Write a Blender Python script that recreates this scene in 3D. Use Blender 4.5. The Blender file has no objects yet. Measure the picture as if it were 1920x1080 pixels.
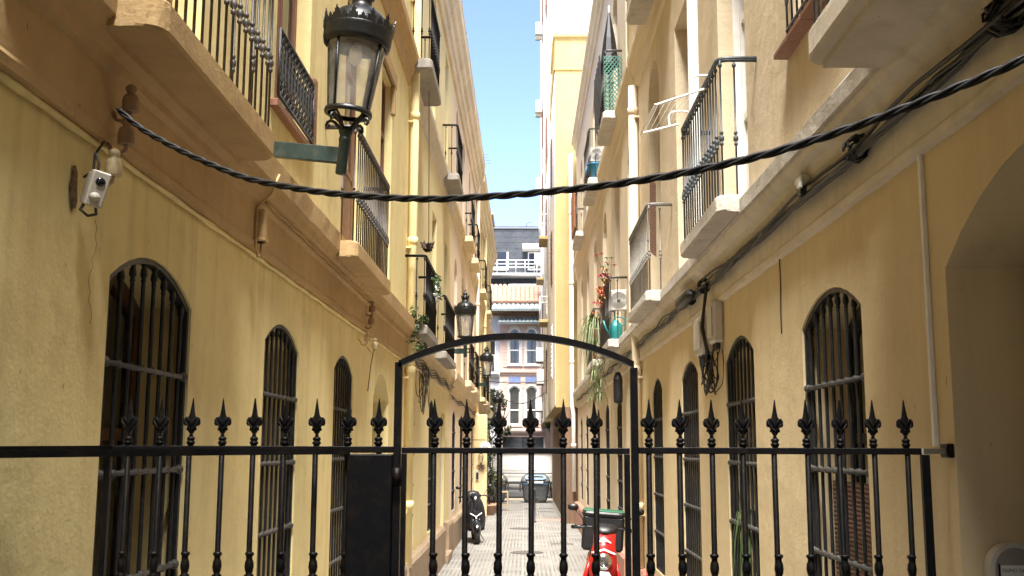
import bpy, bmesh, math, random
from mathutils import Vector, Matrix
random.seed(7)
rad = math.radians
sc = bpy.context.scene
COL = sc.collection

# ------------------------------------------------------------------ camera
PITCH = math.atan(298 / 2000); YAW = math.atan(25 / 2000 * math.cos(PITCH)); ROLL = rad(0.2); EYE = 2.15
cam_data = bpy.data.cameras.new('camera')
cam_data.sensor_width = 36.0; cam_data.lens = 36.0 * 2000 / 1920
cam_data.clip_start = 0.05; cam_data.clip_end = 3000
cam = bpy.data.objects.new('camera', cam_data); COL.objects.link(cam)
_f = Vector((-math.sin(YAW) * math.cos(PITCH), math.cos(YAW) * math.cos(PITCH), math.sin(PITCH)))
_r = Vector((math.cos(YAW), math.sin(YAW), 0)); _u = _r.cross(_f)
_r2 = _r * math.cos(ROLL) + _u * math.sin(ROLL); _u2 = -_r * math.sin(ROLL) + _u * math.cos(ROLL)
cam.matrix_world = Matrix(((_r2.x, _u2.x, -_f.x, 0), (_r2.y, _u2.y, -_f.y, 0), (_r2.z, _u2.z, -_f.z, EYE), (0, 0, 0, 1)))
sc.camera = cam

# ------------------------------------------------------------------ world, sun, exposure
SUN_DIR = Vector((0.015, 0.50, -1.0)).normalized()        # the way the light travels
elev = math.asin(-SUN_DIR.z)
az = math.atan2(-SUN_DIR.x, -SUN_DIR.y)                   # clockwise from +Y towards the sun
world = bpy.data.worlds.new('World'); sc.world = world; world.use_nodes = True
wn = world.node_tree.nodes; wl = world.node_tree.links
sky = wn.new('ShaderNodeTexSky'); sky.sky_type = 'NISHITA'; sky.sun_disc = False
sky.sun_elevation = elev; sky.sun_rotation = az; sky.air_density = 0.29; sky.dust_density = 0.6; sky.ozone_density = 0.2
bg = wn['Background']; wl.new(sky.outputs[0], bg.inputs[0]); bg.inputs[1].default_value = 0.05
sun_data = bpy.data.lights.new('sun', 'SUN'); sun_data.energy = 1.5; sun_data.angle = rad(28); sun_data.color = (1.0, 0.955, 0.88)
sun = bpy.data.objects.new('sun', sun_data); COL.objects.link(sun); sun.location = (-3, -15, 30)
sun.rotation_euler = SUN_DIR.to_track_quat('-Z', 'Y').to_euler()
sc.view_settings.view_transform = 'Standard'; sc.view_settings.look = 'None'
sc.view_settings.exposure = 4.2; sc.view_settings.gamma = 1.0; sc.view_settings.use_curve_mapping = False
sc.render.engine = 'CYCLES'
sc.cycles.max_bounces = 14; sc.cycles.diffuse_bounces = 10; sc.cycles.glossy_bounces = 4; sc.cycles.transparent_max_bounces = 12
sc.cycles.use_denoising = True; sc.cycles.sample_clamp_indirect = 6.0

# ------------------------------------------------------------------ materials
MATS = {}
def _new(name):
    m = bpy.data.materials.new(name); m.use_nodes = True
    n = m.node_tree.nodes; l = m.node_tree.links
    return m, n, l, n['Principled BSDF']
def rgb(c): return (c[0], c[1], c[2], 1.0)
def _noise(n, l, vec, scale, detail=4, rough=0.55):
    t = n.new('ShaderNodeTexNoise'); t.inputs['Scale'].default_value = scale
    t.inputs['Detail'].default_value = detail; t.inputs['Roughness'].default_value = rough
    l.new(vec, t.inputs['Vector']); return t.outputs['Fac']
def _ramp(n, l, fac, a, b):
    r = n.new('ShaderNodeMapRange'); r.inputs['From Min'].default_value = a; r.inputs['From Max'].default_value = b
    l.new(fac, r.inputs['Value']); return r.outputs['Result']
def _mul(n, l, a, k):
    r = n.new('ShaderNodeMath'); r.operation = 'MULTIPLY'; l.new(a, r.inputs[0])
    if isinstance(k, (int, float)): r.inputs[1].default_value = k
    else: l.new(k, r.inputs[1])
    return r.outputs[0]
def _mix(n, l, fac, a, b):
    r = n.new('ShaderNodeMix'); r.data_type = 'RGBA'
    if isinstance(fac, (int, float)): r.inputs['Factor'].default_value = fac
    else: l.new(fac, r.inputs['Factor'])
    for s, v in (('A', a), ('B', b)):
        i = [x for x in r.inputs if x.name == s and x.type == 'RGBA'][0]
        if isinstance(v, tuple): i.default_value = rgb(v)
        else: l.new(v, i)
    return [o for o in r.outputs if o.type == 'RGBA'][0]
def _scaled(n, l, vec, s):
    m = n.new('ShaderNodeMapping'); m.inputs['Scale'].default_value = s; l.new(vec, m.inputs['Vector']); return m.outputs['Vector']
def _bump(n, l, h, strength, dist, prev=None):
    b = n.new('ShaderNodeBump'); b.inputs['Strength'].default_value = strength; b.inputs['Distance'].default_value = dist
    l.new(h, b.inputs['Height'])
    if prev is not None: l.new(prev, b.inputs['Normal'])
    return b.outputs['Normal']
def stucco(name, base, alt, dirt, stain=0.35, streak=0.35, bump=0.5, speck=0.5, rough=0.9, grain=55):
    """painted render: large tone drift, vertical weather streaks, blotches, specks and a sandy relief"""
    m, n, l, p = _new(name)
    g = n.new('ShaderNodeNewGeometry').outputs['Position']
    big = _ramp(n, l, _noise(n, l, g, 0.9, 5, 0.6), 0.32, 0.68)
    c = _mix(n, l, big, base, alt)
    mid = _ramp(n, l, _noise(n, l, g, 6.0, 6, 0.7), 0.45, 0.75)
    c = _mix(n, l, _mul(n, l, mid, stain * 0.6), c, dirt)
    st = _ramp(n, l, _noise(n, l, _scaled(n, l, g, (7.0, 7.0, 0.45)), 1.0, 5, 0.6), 0.50, 0.80)
    c = _mix(n, l, _mul(n, l, st, streak), c, dirt)
    pat = _ramp(n, l, _noise(n, l, _scaled(n, l, g, (1, 1, .6)), 0.55, 3, 0.5), 0.52, 0.60)
    c = _mix(n, l, _mul(n, l, pat, 0.16), c, (dirt[0] * .9, dirt[1] * .95, dirt[2] * 1.1))
    blot = _ramp(n, l, _noise(n, l, g, 1.7, 8, 0.75), 0.56, 0.70)
    c = _mix(n, l, _mul(n, l, blot, stain), c, dirt)
    sp = _ramp(n, l, _noise(n, l, _scaled(n, l, g, (1, 1, .5)), 24.0, 3, 0.6), 0.72, 0.76)
    c = _mix(n, l, _mul(n, l, sp, speck), c, (dirt[0] * .35, dirt[1] * .32, dirt[2] * .3))
    l.new(c, p.inputs['Base Color']); p.inputs['Roughness'].default_value = rough
    p.inputs['Specular IOR Level'].default_value = 0.25
    nn = _bump(n, l, _noise(n, l, g, grain, 6, 0.7), bump, 0.006)
    nn = _bump(n, l, _noise(n, l, g, 5.0, 4, 0.6), bump * 0.7, 0.03, nn)
    l.new(nn, p.inputs['Normal']); MATS[name] = m; return m
def plain(name, col, rough=0.5, metal=0.0, var=0.15, scale=20, bump=0.0, spec=0.5, dirt=None, dirtamt=0.4):
    m, n, l, p = _new(name)
    g = n.new('ShaderNodeNewGeometry').outputs['Position']
    f = _noise(n, l, g, scale, 5, 0.65)
    d = tuple(max(0, x * (1 - var)) for x in col); u = tuple(min(1, x * (1 + var)) for x in col)
    c = _mix(n, l, _ramp(n, l, f, 0.3, 0.7), d, u)
    if dirt:
        c = _mix(n, l, _mul(n, l, _ramp(n, l, _noise(n, l, g, scale * .37, 6, 0.7), 0.5, 0.68), dirtamt), c, dirt)
    l.new(c, p.inputs['Base Color']); p.inputs['Metallic'].default_value = metal; p.inputs['Specular IOR Level'].default_value = spec
    r = n.new('ShaderNodeMapRange'); r.inputs['To Min'].default_value = max(0.02, rough - 0.1); r.inputs['To Max'].default_value = min(1, rough + 0.12)
    l.new(f, r.inputs['Value']); l.new(r.outputs[0], p.inputs['Roughness'])
    if bump: l.new(_bump(n, l, _noise(n, l, g, scale * 3, 4), bump, 0.004), p.inputs['Normal'])
    MATS[name] = m; return m
def wood(name, col, dark, rough=0.5):
    m, n, l, p = _new(name)
    g = n.new('ShaderNodeNewGeometry').outputs['Position']
    f = _noise(n, l, _scaled(n, l, g, (40, 40, 1.2)), 1.0, 5, 0.6)
    c = _mix(n, l, _ramp(n, l, f, 0.35, 0.7), col, dark)
    l.new(c, p.inputs['Base Color']); p.inputs['Roughness'].default_value = rough
    l.new(_bump(n, l, f, 0.3, 0.003), p.inputs['Normal']); MATS[name] = m; return m
def glass(name, tint=(1, 1, 1), rough=0.03, alpha=0.25):
    """a thin pane: mostly see-through with dust and a mirror-like sheen"""
    m, n, l, p = _new(name)
    out = n['Material Output']
    tr = n.new('ShaderNodeBsdfTransparent'); tr.inputs[0].default_value = rgb(tint)
    g = n.new('ShaderNodeNewGeometry').outputs['Position']
    p.inputs['Base Color'].default_value = (0.55, 0.54, 0.51, 1); p.inputs['Roughness'].default_value = rough + 0.1
    gl = n.new('ShaderNodeBsdfGlossy'); gl.inputs['Roughness'].default_value = rough
    fr = n.new('ShaderNodeFresnel'); fr.inputs['IOR'].default_value = 1.5
    mx = n.new('ShaderNodeMixShader'); l.new(_mul(n, l, _ramp(n, l, _noise(n, l, g, 9, 5), 0.2, 0.8), alpha), mx.inputs[0])
    l.new(tr.outputs[0], mx.inputs[1]); l.new(p.outputs[0], mx.inputs[2])
    m2 = n.new('ShaderNodeMixShader'); l.new(fr.outputs[0], m2.inputs[0]); l.new(mx.outputs[0], m2.inputs[1]); l.new(gl.outputs[0], m2.inputs[2])
    l.new(m2.outputs[0], out.inputs['Surface']); MATS[name] = m; return m

stucco('ochre_render', (0.83, 0.735, 0.385), (0.79, 0.655, 0.32), (0.48, 0.375, 0.18), 0.42, 0.5, 0.3, 0.7)
stucco('warm_render', (0.82, 0.715, 0.40), (0.78, 0.66, 0.345), (0.56, 0.43, 0.23), 0.2, 0.3, 0.3, 0.4)
stucco('peach_render', (0.82, 0.69, 0.51), (0.78, 0.64, 0.46), (0.56, 0.44, 0.3), 0.2, 0.3, 0.3, 0.3)
stucco('sand_render', (0.78, 0.66, 0.38), (0.73, 0.60, 0.33), (0.42, 0.31, 0.17), 0.25, 0.3, 0.3, 0.3)
stucco('buff_render', (0.73, 0.605, 0.375), (0.69, 0.555, 0.33), (0.50, 0.38, 0.22), 0.32, 0.42, 0.6, 0.5, grain=70)
stucco('beige_render', (0.70, 0.60, 0.44), (0.65, 0.55, 0.39), (0.52, 0.43, 0.31), 0.22, 0.4, 0.45, 0.4)
stucco('stone_render', (0.68, 0.575, 0.41), (0.62, 0.515, 0.35), (0.42, 0.34, 0.23), 0.3, 0.42, 0.6, 0.4, grain=60)
stucco('brown_band', (0.53, 0.375, 0.185), (0.45, 0.31, 0.15), (0.29, 0.185, 0.10), 0.5, 0.3, 0.6, 0.7, 0.85)
stucco('cream_band', (0.72, 0.66, 0.55), (0.66, 0.59, 0.47), (0.33, 0.28, 0.21), 0.4, 0.35, 0.5, 0.6)
stucco('weathered_stone', (0.62, 0.58, 0.52), (0.50, 0.46, 0.40), (0.24, 0.21, 0.18), 0.6, 0.5, 0.9, 0.8)
stucco('ochre_band', (0.76, 0.63, 0.40), (0.68, 0.55, 0.34), (0.36, 0.28, 0.18), 0.35, 0.4, 0.4, 0.4)
stucco('grey_cement', (0.36, 0.33, 0.29), (0.29, 0.27, 0.24), (0.16, 0.14, 0.12), 0.5, 0.4, 0.6, 0.5)
stucco('plinth_stone', (0.33, 0.25, 0.17), (0.27, 0.20, 0.13), (0.15, 0.11, 0.08), 0.5, 0.4, 0.7, 0.5)
stucco('red_plinth', (0.42, 0.22, 0.16), (0.36, 0.19, 0.14), (0.2, 0.12, 0.09), 0.4, 0.4, 0.5, 0.5)
stucco('tower_render', (0.32, 0.245, 0.11), (0.30, 0.225, 0.098), (0.5, 0.4, 0.22), 0.2, 0.35, 0.3, 0.3)
stucco('white_render', (0.48, 0.47, 0.45), (0.45, 0.44, 0.42), (0.55, 0.52, 0.48), 0.2, 0.25, 0.3, 0.2)
stucco('pink_brick', (0.47, 0.35, 0.30), (0.41, 0.30, 0.255), (0.28, 0.18, 0.145), 0.3, 0.2, 0.3, 0.2)
stucco('brown_shopfront', (0.20, 0.125, 0.08), (0.16, 0.10, 0.065), (0.08, 0.06, 0.04), 0.5, 0.5, 0.4, 0.5)
plain('dark_iron', (0.003, 0.003, 0.0035), 0.45, 0.0, 0.4, 60, 0.3, spec=0.2, dirt=(0.022, 0.013, 0.008), dirtamt=0.5)
plain('grey_iron', (0.028, 0.03, 0.033), 0.5, 0.0, 0.3, 50, 0.2, dirt=(0.13, 0.09, 0.06), dirtamt=0.3)
plain('rail_iron', (0.045, 0.042, 0.04), 0.5, 0.0, 0.3, 50, 0.2, dirt=(0.16, 0.12, 0.09), dirtamt=0.4)
plain('blue_iron', (0.035, 0.045, 0.053), 0.5, 0.0, 0.3, 50, 0.2, dirt=(0.2, 0.17, 0.14), dirtamt=0.3)
plain('sunlit_iron', (0.17, 0.16, 0.145), 0.6, 0.0, 0.3, 50, 0.2, dirt=(0.08, 0.07, 0.06), dirtamt=0.5)  # sunlight on one balcony railing, painted into its iron colour
plain('grille_steel', (0.010, 0.011, 0.0135), 0.45, 0.0, 0.3, 50, 0.2, dirt=(0.06, 0.05, 0.042), dirtamt=0.35)
plain('dusty_steel', (0.055, 0.053, 0.05), 0.6, 0.0, 0.3, 50, 0.2, dirt=(0.10, 0.09, 0.08), dirtamt=0.5)
plain('lamp_iron', (0.006, 0.007, 0.008), 0.38, 0.0, 0.4, 40, 0.2, spec=0.4, dirt=(0.03, 0.026, 0.02), dirtamt=0.3)
plain('lamp_green', (0.009, 0.026, 0.021), 0.45, 0.0, 0.3, 40, 0.1, dirt=(0.09, 0.08, 0.06), dirtamt=0.3)
plain('cable_black', (0.008, 0.008, 0.0085), 0.5, 0.0, 0.3, 40)
plain('cable_grey', (0.05, 0.047, 0.043), 0.65, 0.0, 0.3, 40)
plain('porcelain_brown', (0.27, 0.17, 0.10), 0.6, 0.0, 0.2, 30)
plain('porcelain_cream', (0.60, 0.50, 0.32), 0.5, 0.0, 0.15, 30, dirt=(0.3, 0.24, 0.14))
plain('white_plastic', (0.55, 0.53, 0.48), 0.4, 0.0, 0.06, 15, dirt=(0.42, 0.38, 0.31), dirtamt=0.4)
plain('white_paint', (0.78, 0.77, 0.74), 0.45, 0.0, 0.05, 12, dirt=(0.5, 0.47, 0.42), dirtamt=0.3)
plain('box_plastic', (0.55, 0.52, 0.47), 0.5, 0.0, 0.08, 12, dirt=(0.3, 0.27, 0.23), dirtamt=0.4)
plain('black_plastic', (0.008, 0.008, 0.009), 0.45, 0.0, 0.2, 20)
plain('gloss_black', (0.012, 0.013, 0.016), 0.12, 0.0, 0.1, 8)
plain('tyre_rubber', (0.02, 0.02, 0.02), 0.85, 0.0, 0.2, 30)
plain('chrome', (0.65, 0.65, 0.66), 0.2, 1.0, 0.05, 20)
plain('alloy', (0.25, 0.25, 0.26), 0.4, 0.7, 0.1, 20)
plain('red_paint', (0.36, 0.012, 0.01), 0.25, 0.0, 0.08, 8)
plain('green_plastic', (0.015, 0.10, 0.05), 0.45, 0.0, 0.1, 10)
plain('yellow_plastic', (0.42, 0.27, 0.02), 0.45, 0.0, 0.1, 10)
plain('blue_plastic', (0.03, 0.14, 0.33), 0.45, 0.0, 0.1, 10)
plain('teal_plastic', (0.01, 0.17, 0.17), 0.4, 0.0, 0.1, 10)
plain('azure_plastic', (0.015, 0.17, 0.33), 0.4, 0.0, 0.1, 10)
plain('container_grey', (0.07, 0.076, 0.08), 0.55, 0.0, 0.12, 8, dirt=(0.2, 0.18, 0.16), dirtamt=0.4)
plain('lid_grey', (0.11, 0.116, 0.12), 0.5, 0.0, 0.1, 8)
plain('van_white', (0.82, 0.82, 0.81), 0.25, 0.0, 0.03, 3, dirt=(0.6, 0.58, 0.54), dirtamt=0.25)
plain('trim_grey', (0.05, 0.05, 0.053), 0.6, 0.0, 0.1, 10)
plain('dark_glass', (0.012, 0.013, 0.015), 0.08, 0.0, 0.3, 2, spec=0.6)
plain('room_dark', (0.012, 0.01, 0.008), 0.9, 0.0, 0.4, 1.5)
plain('curtain', (0.62, 0.62, 0.58), 0.9, 0.0, 0.12, 14)
plain('curtain_blue', (0.50, 0.56, 0.60), 0.9, 0.0, 0.14, 14)
plain('sill_tile', (0.2, 0.09, 0.05), 0.6, 0.0, 0.25, 14, dirt=(0.2, 0.14, 0.1))
plain('teal_lattice', (0.06, 0.19, 0.145), 0.6, 0.0, 0.15, 12)
plain('terracotta', (0.34, 0.20, 0.14), 0.8, 0.0, 0.25, 9, dirt=(0.3, 0.2, 0.15))
plain('glazed_tile', (0.27, 0.31, 0.31), 0.35, 0.0, 0.3, 7)
plain('slate', (0.035, 0.039, 0.045), 0.45, 0.0, 0.25, 1.2, 0.1)
plain('slate_joint', (0.22, 0.22, 0.22), 0.8, 0.0, 0.2, 3)
plain('blue_tile', (0.13, 0.17, 0.32), 0.4, 0.0, 0.3, 14)
plain('lilac_paint', (0.50, 0.49, 0.51), 0.6, 0.0, 0.08, 6, dirt=(0.35, 0.33, 0.34))
plain('orange_cloth', (0.30, 0.13, 0.06), 0.8, 0.0, 0.2, 18)
plain('sticker_white', (0.75, 0.75, 0.73), 0.5, 0.0, 0.04, 10)
plain('ink', (0.02, 0.018, 0.02), 0.7, 0.0, 0.1, 10)
plain('name_face', (0.26, 0.25, 0.225), 0.5, 0.0, 0.1, 10)
plain('emblem_grey', (0.35, 0.35, 0.35), 0.7, 0.0, 0.1, 10)
plain('leaf_dark', (0.025, 0.045, 0.014), 0.55, 0.0, 0.45, 9)
plain('leaf_mid', (0.045, 0.08, 0.022), 0.55, 0.0, 0.4, 9)
plain('leaf_pale', (0.13, 0.155, 0.06), 0.55, 0.0, 0.35, 11)
plain('petal_red', (0.28, 0.015, 0.03), 0.6, 0.0, 0.2, 10)
plain('petal_orange', (0.38, 0.14, 0.03), 0.6, 0.0, 0.25, 10)
plain('petal_white', (0.7, 0.7, 0.66), 0.6, 0.0, 0.1, 10)
plain('soil', (0.06, 0.04, 0.03), 0.95, 0.0, 0.3, 20)
plain('broom_red', (0.25, 0.02, 0.015), 0.4, 0.0, 0.1, 10)
plain('broom_orange', (0.38, 0.08, 0.015), 0.6, 0.0, 0.1, 10)
plain('asphalt', (0.055, 0.054, 0.052), 0.9, 0.0, 0.3, 6, 0.3)
plain('manhole', (0.11, 0.10, 0.095), 0.6, 0.3, 0.2, 30, 0.3)
plain('red_paving', (0.40, 0.19, 0.15), 0.85, 0.0, 0.15, 10)
plain('bisque', (0.42, 0.36, 0.27), 0.8, 0.0, 0.25, 25, 0.2)
wood('door_wood', (0.10, 0.038, 0.018), (0.045, 0.018, 0.009), 0.45)
wood('frame_wood', (0.24, 0.11, 0.06), (0.14, 0.06, 0.035), 0.5)
plain('shutter_tan', (0.15, 0.11, 0.06), 0.7, 0.0, 0.2, 8)
plain('scar', (0.16, 0.10, 0.055), 0.95, 0.0, 0.6, 40, 0.8)
wood('pale_wood', (0.42, 0.32, 0.20), (0.30, 0.22, 0.13), 0.7)
glass('lamp_glass', (0.97, 0.96, 0.94), 0.04, 0.4)
glass('pane_glass', (0.55, 0.58, 0.58), 0.03, 0.12)

def make_paving():
    m, n, l, p = _new('paving')
    g = n.new('ShaderNodeNewGeometry').outputs['Position']
    oi = n.new('ShaderNodeObjectInfo').outputs['Random']
    c = _mix(n, l, oi, (0.185, 0.176, 0.16), (0.235, 0.225, 0.207))
    c = _mix(n, l, _mul(n, l, _ramp(n, l, _noise(n, l, g, 2.2, 7, 0.7), 0.45, 0.7), 0.5), c, (0.14, 0.13, 0.115))
    c = _mix(n, l, _mul(n, l, _ramp(n, l, _noise(n, l, g, 14, 4, 0.7), 0.62, 0.72), 0.5), c, (0.16, 0.145, 0.13))
    w = n.new('ShaderNodeTexWave'); w.wave_type = 'BANDS'; w.bands_direction = 'X'; w.inputs['Scale'].default_value = 4.2
    w.inputs['Distortion'].default_value = 0.0; l.new(g, w.inputs['Vector'])
    gr = _mul(n, l, _ramp(n, l, w.outputs['Fac'], 0.55, 0.15), _ramp(n, l, _noise(n, l, g, 1.3, 3), 0.4, 0.62))
    c = _mix(n, l, _mul(n, l, gr, 0.8), c, (0.075, 0.07, 0.062))
    l.new(c, p.inputs['Base Color']); p.inputs['Roughness'].default_value = 0.75
    nn = _bump(n, l, w.outputs['Fac'], 0.6, 0.006)
    l.new(_bump(n, l, _noise(n, l, g, 60, 4), 0.3, 0.004, nn), p.inputs['Normal']); MATS['paving'] = m
make_paving()
def make_wicker():
    m, n, l, p = _new('wicker')
    g = n.new('ShaderNodeNewGeometry').outputs['Position']
    w = n.new('ShaderNodeTexWave'); w.wave_type = 'BANDS'; w.bands_direction = 'Z'; w.inputs['Scale'].default_value = 14
    w.inputs['Distortion'].default_value = 1.5; w.inputs['Detail'].default_value = 3; l.new(g, w.inputs['Vector'])
    c = _mix(n, l, w.outputs['Fac'], (0.07, 0.035, 0.022), (0.24, 0.13, 0.085))
    l.new(c, p.inputs['Base Color']); p.inputs['Roughness'].default_value = 0.8
    l.new(_bump(n, l, w.outputs['Fac'], 0.8, 0.008), p.inputs['Normal']); MATS['wicker'] = m
make_wicker()

# ------------------------------------------------------------------ mesh helpers
class MB:
    def __init__(s): s.v = []; s.f = []; s.smooth = []
    def add(s, verts, faces, smooth=False):
        k = len(s.v); s.v += [tuple(v) for v in verts]
        for f in faces: s.f.append(tuple(i + k for i in f)); s.smooth.append(smooth)
        return s
    def box(s, x0, x1, y0, y1, z0, z1, b=0.0):
        if x0 > x1: x0, x1 = x1, x0
        if y0 > y1: y0, y1 = y1, y0
        b = min(b, (x1 - x0) * .4, (y1 - y0) * .4, (z1 - z0) * .4)
        if b <= 0:
            v = [(x, y, z) for z in (z0, z1) for y in (y0, y1) for x in (x0, x1)]
            return s.add(v, [(0, 2, 3, 1), (4, 5, 7, 6), (0, 1, 5, 4), (2, 6, 7, 3), (0, 4, 6, 2), (1, 3, 7, 5)])
        bm = bmesh.new(); bmesh.ops.create_cube(bm, size=1)
        for q in bm.verts: q.co = Vector(((x0 + x1) / 2 + q.co.x * (x1 - x0), (y0 + y1) / 2 + q.co.y * (y1 - y0), (z0 + z1) / 2 + q.co.z * (z1 - z0)))
        bmesh.ops.bevel(bm, geom=bm.edges[:], offset=b, segments=1, affect='EDGES')
        bm.verts.index_update()
        s.add([q.co for q in bm.verts], [[q.index for q in f.verts] for f in bm.faces]); bm.free(); return s
    def tube(s, pts, r, n=6, smooth=True, cap=True):
        pts = [Vector(p) for p in pts]; m = len(pts); rs = r if isinstance(r, (list, tuple)) else [r] * m
        up = None; V = []; F = []
        for i, p in enumerate(pts):
            t = (pts[min(i + 1, m - 1)] - pts[max(i - 1, 0)]).normalized()
            if up is None: up = (Vector((0, 0, 1)) if abs(t.z) < .9 else Vector((1, 0, 0)))
            a = t.cross(up)
            if a.length < 1e-5: a = t.cross(Vector((0, 1, 0)))
            a.normalize(); b = a.cross(t).normalized(); up = b
            for k in range(n):
                th = 2 * math.pi * k / n + (math.pi / 4 if n == 4 else 0)
                V.append(p + a * math.cos(th) * rs[i] + b * math.sin(th) * rs[i])
        for i in range(m - 1):
            for k in range(n):
                F.append((i * n + k, i * n + (k + 1) % n, (i + 1) * n + (k + 1) % n, (i + 1) * n + k))
        if cap: F += [tuple(range(n))[::-1], tuple((m - 1) * n + k for k in range(n))]
        return s.add(V, F, smooth)
    def lathe(s, prof, o=(0, 0, 0), n=8, smooth=True, axis='z'):
        V = []; F = []; m = len(prof)
        for r, z in prof:
            for k in range(n):
                a = 2 * math.pi * k / n; x, y = r * math.cos(a), r * math.sin(a)
                q = {'z': (x, y, z), 'x': (z, x, y), 'y': (x, z, y)}[axis]
                V.append((o[0] + q[0], o[1] + q[1], o[2] + q[2]))
        for i in range(m - 1):
            for k in range(n): F.append((i * n + k, i * n + (k + 1) % n, (i + 1) * n + (k + 1) % n, (i + 1) * n + k))
        if prof[0] == prof[-1]: return s.add(V, F, smooth)
        if prof[0][0] > 1e-4: F.append(tuple(range(n))[::-1])
        if prof[-1][0] > 1e-4: F.append(tuple((m - 1) * n + k for k in range(n)))
        return s.add(V, F, smooth)
    def prism(s, poly, z0, z1, map3=None):
        """polygon (a,b) extruded along a third axis c; map3(a,b,c) -> xyz"""
        map3 = map3 or (lambda a, b, c: (a, b, c)); n = len(poly)
        V = [map3(a, b, z0) for a, b in poly] + [map3(a, b, z1) for a, b in poly]
        F = [tuple(range(n))[::-1], tuple(range(n, 2 * n))] + [(i, (i + 1) % n, n + (i + 1) % n, n + i) for i in range(n)]
        return s.add(V, F)
    def loft(s, secs, n=12, smooth=True, cap=True):
        """secs: (center xyz, half width x, half height along 'up', up vector, power)"""
        V = []; F = []
        for c, hw, hh, up, pw in secs:
            c = Vector(c); up = Vector(up).normalized()
            for k in range(n):
                a = 2 * math.pi * k / n; ca, sa = math.cos(a), math.sin(a)
                x = math.copysign(abs(ca) ** (2 / pw), ca) * hw; y = math.copysign(abs(sa) ** (2 / pw), sa) * hh
                V.append(c + Vector((1, 0, 0)) * x + up * y)
        for i in range(len(secs) - 1):
            for k in range(n): F.append((i * n + k, i * n + (k + 1) % n, (i + 1) * n + (k + 1) % n, (i + 1) * n + k))
        if cap: F += [tuple(range(n))[::-1], tuple((len(secs) - 1) * n + k for k in range(n))]
        return s.add(V, F, smooth)
    def mesh(s, name, mat, shift=(0, 0, 0)):
        me = bpy.data.meshes.new(name)
        me.from_pydata([(a - shift[0], b - shift[1], c - shift[2]) for a, b, c in s.v], [], s.f)
        me.polygons.foreach_set('use_smooth', s.smooth)
        me.materials.append(MATS[mat]); me.update(); return me

WORIG = {}
def tag(o, label=None, cat=None, group=None, kind=None):
    if label: o['label'] = label
    if cat: o['category'] = cat
    if group: o['group'] = group
    if kind: o['kind'] = kind
    return o
def empty(name, loc, label=None, cat=None, group=None, rot=(0, 0, 0)):
    o = bpy.data.objects.new(name, None); COL.objects.link(o); o.location = loc; o.rotation_euler = rot
    o.empty_display_size = 0.1; WORIG[o.name] = Vector(loc); return tag(o, label, cat, group)
def build(mb, name, mat, parent=None, local=False, label=None, cat=None, group=None, kind=None):
    """one mesh object; world coordinates unless local (then in the parent's frame)"""
    if local:
        o = bpy.data.objects.new(name, mb.mesh(name, mat)); org = None
    else:
        xs, ys, zs = zip(*mb.v); org = Vector(((min(xs) + max(xs)) / 2, (min(ys) + max(ys)) / 2, min(zs)))
        o = bpy.data.objects.new(name, mb.mesh(name, mat, org)); o.location = org
    COL.objects.link(o)
    if org is not None: WORIG[o.name] = org
    if parent is not None:
        o.parent = parent
        if org is not None: o.location = org - WORIG[parent.name]
    return tag(o, label, cat, group, kind)
def inst(name, me, parent, loc, rot=(0, 0, 0), scale=(1, 1, 1), local=False):
    o = bpy.data.objects.new(name, me); COL.objects.link(o); o.parent = parent
    o.location = Vector(loc) if (local or parent is None) else Vector(loc) - WORIG[parent.name]
    o.rotation_euler = rot; o.scale = scale
    if not local: WORIG[o.name] = Vector(loc)
    return o
def copy_tree(o, parent=None):
    c = o.copy(); COL.objects.link(c); c.parent = parent
    for ch in list(o.children): copy_tree(ch, c)
    return c

# ------------------------------------------------------------------ facade builder
class Facade:
    """a house front parallel to the alley: s = -1 for x < 0, +1 for x > 0; o measures out of the wall into the alley"""
    def __init__(s, side, W, y0, y1, top, label, wallmat, depth=7.0, base=0.0):
        s.s, s.W, s.y0, s.y1, s.top = side, W, y0, y1, top
        s.root = empty('house', (side * (W + .5), (y0 + y1) / 2, 0), label, 'house', 'houses along the alley'); s.wm = wallmat; s.depth = depth; s.ops = []
    def p(s, y, z, o): return (s.s * (s.W - o), y, z)
    def box(s, mb, y0, y1, z0, z1, o0, o1, b=0.0): return mb.box(s.s * (s.W - o0), s.s * (s.W - o1), y0, y1, z0, z1, b)
def arch_pts(yc, w, zs, zt, n=10):
    if zt - zs < 0.02: return [(yc - w / 2, zs), (yc + w / 2, zs)]
    h = zt - zs; R = (w * w / 4 + h * h) / (2 * h); a = math.asin(min(1, w / 2 / R))
    return [(yc + R * math.sin(-a + 2 * a * i / n), zt - R + R * math.cos(-a + 2 * a * i / n)) for i in range(n + 1)]
class Op:
    def __init__(s, yc, w, z0, zs, zt=None, d=0.28): s.yc, s.w, s.z0, s.zs, s.zt, s.d = yc, w, z0, zs, zt or zs, d
    def contour(s): return [(s.yc - s.w / 2, s.z0)] + arch_pts(s.yc, s.w, s.zs, s.zt) + [(s.yc + s.w / 2, s.z0)]
    def top_at(s, y):
        pts = arch_pts(s.yc, s.w, s.zs, s.zt)
        for a, b in zip(pts, pts[1:]):
            if a[0] - 1e-6 <= y <= b[0] + 1e-6: return a[1] + (b[1] - a[1]) * (y - a[0]) / max(1e-6, b[0] - a[0])
        return s.zs
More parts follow.
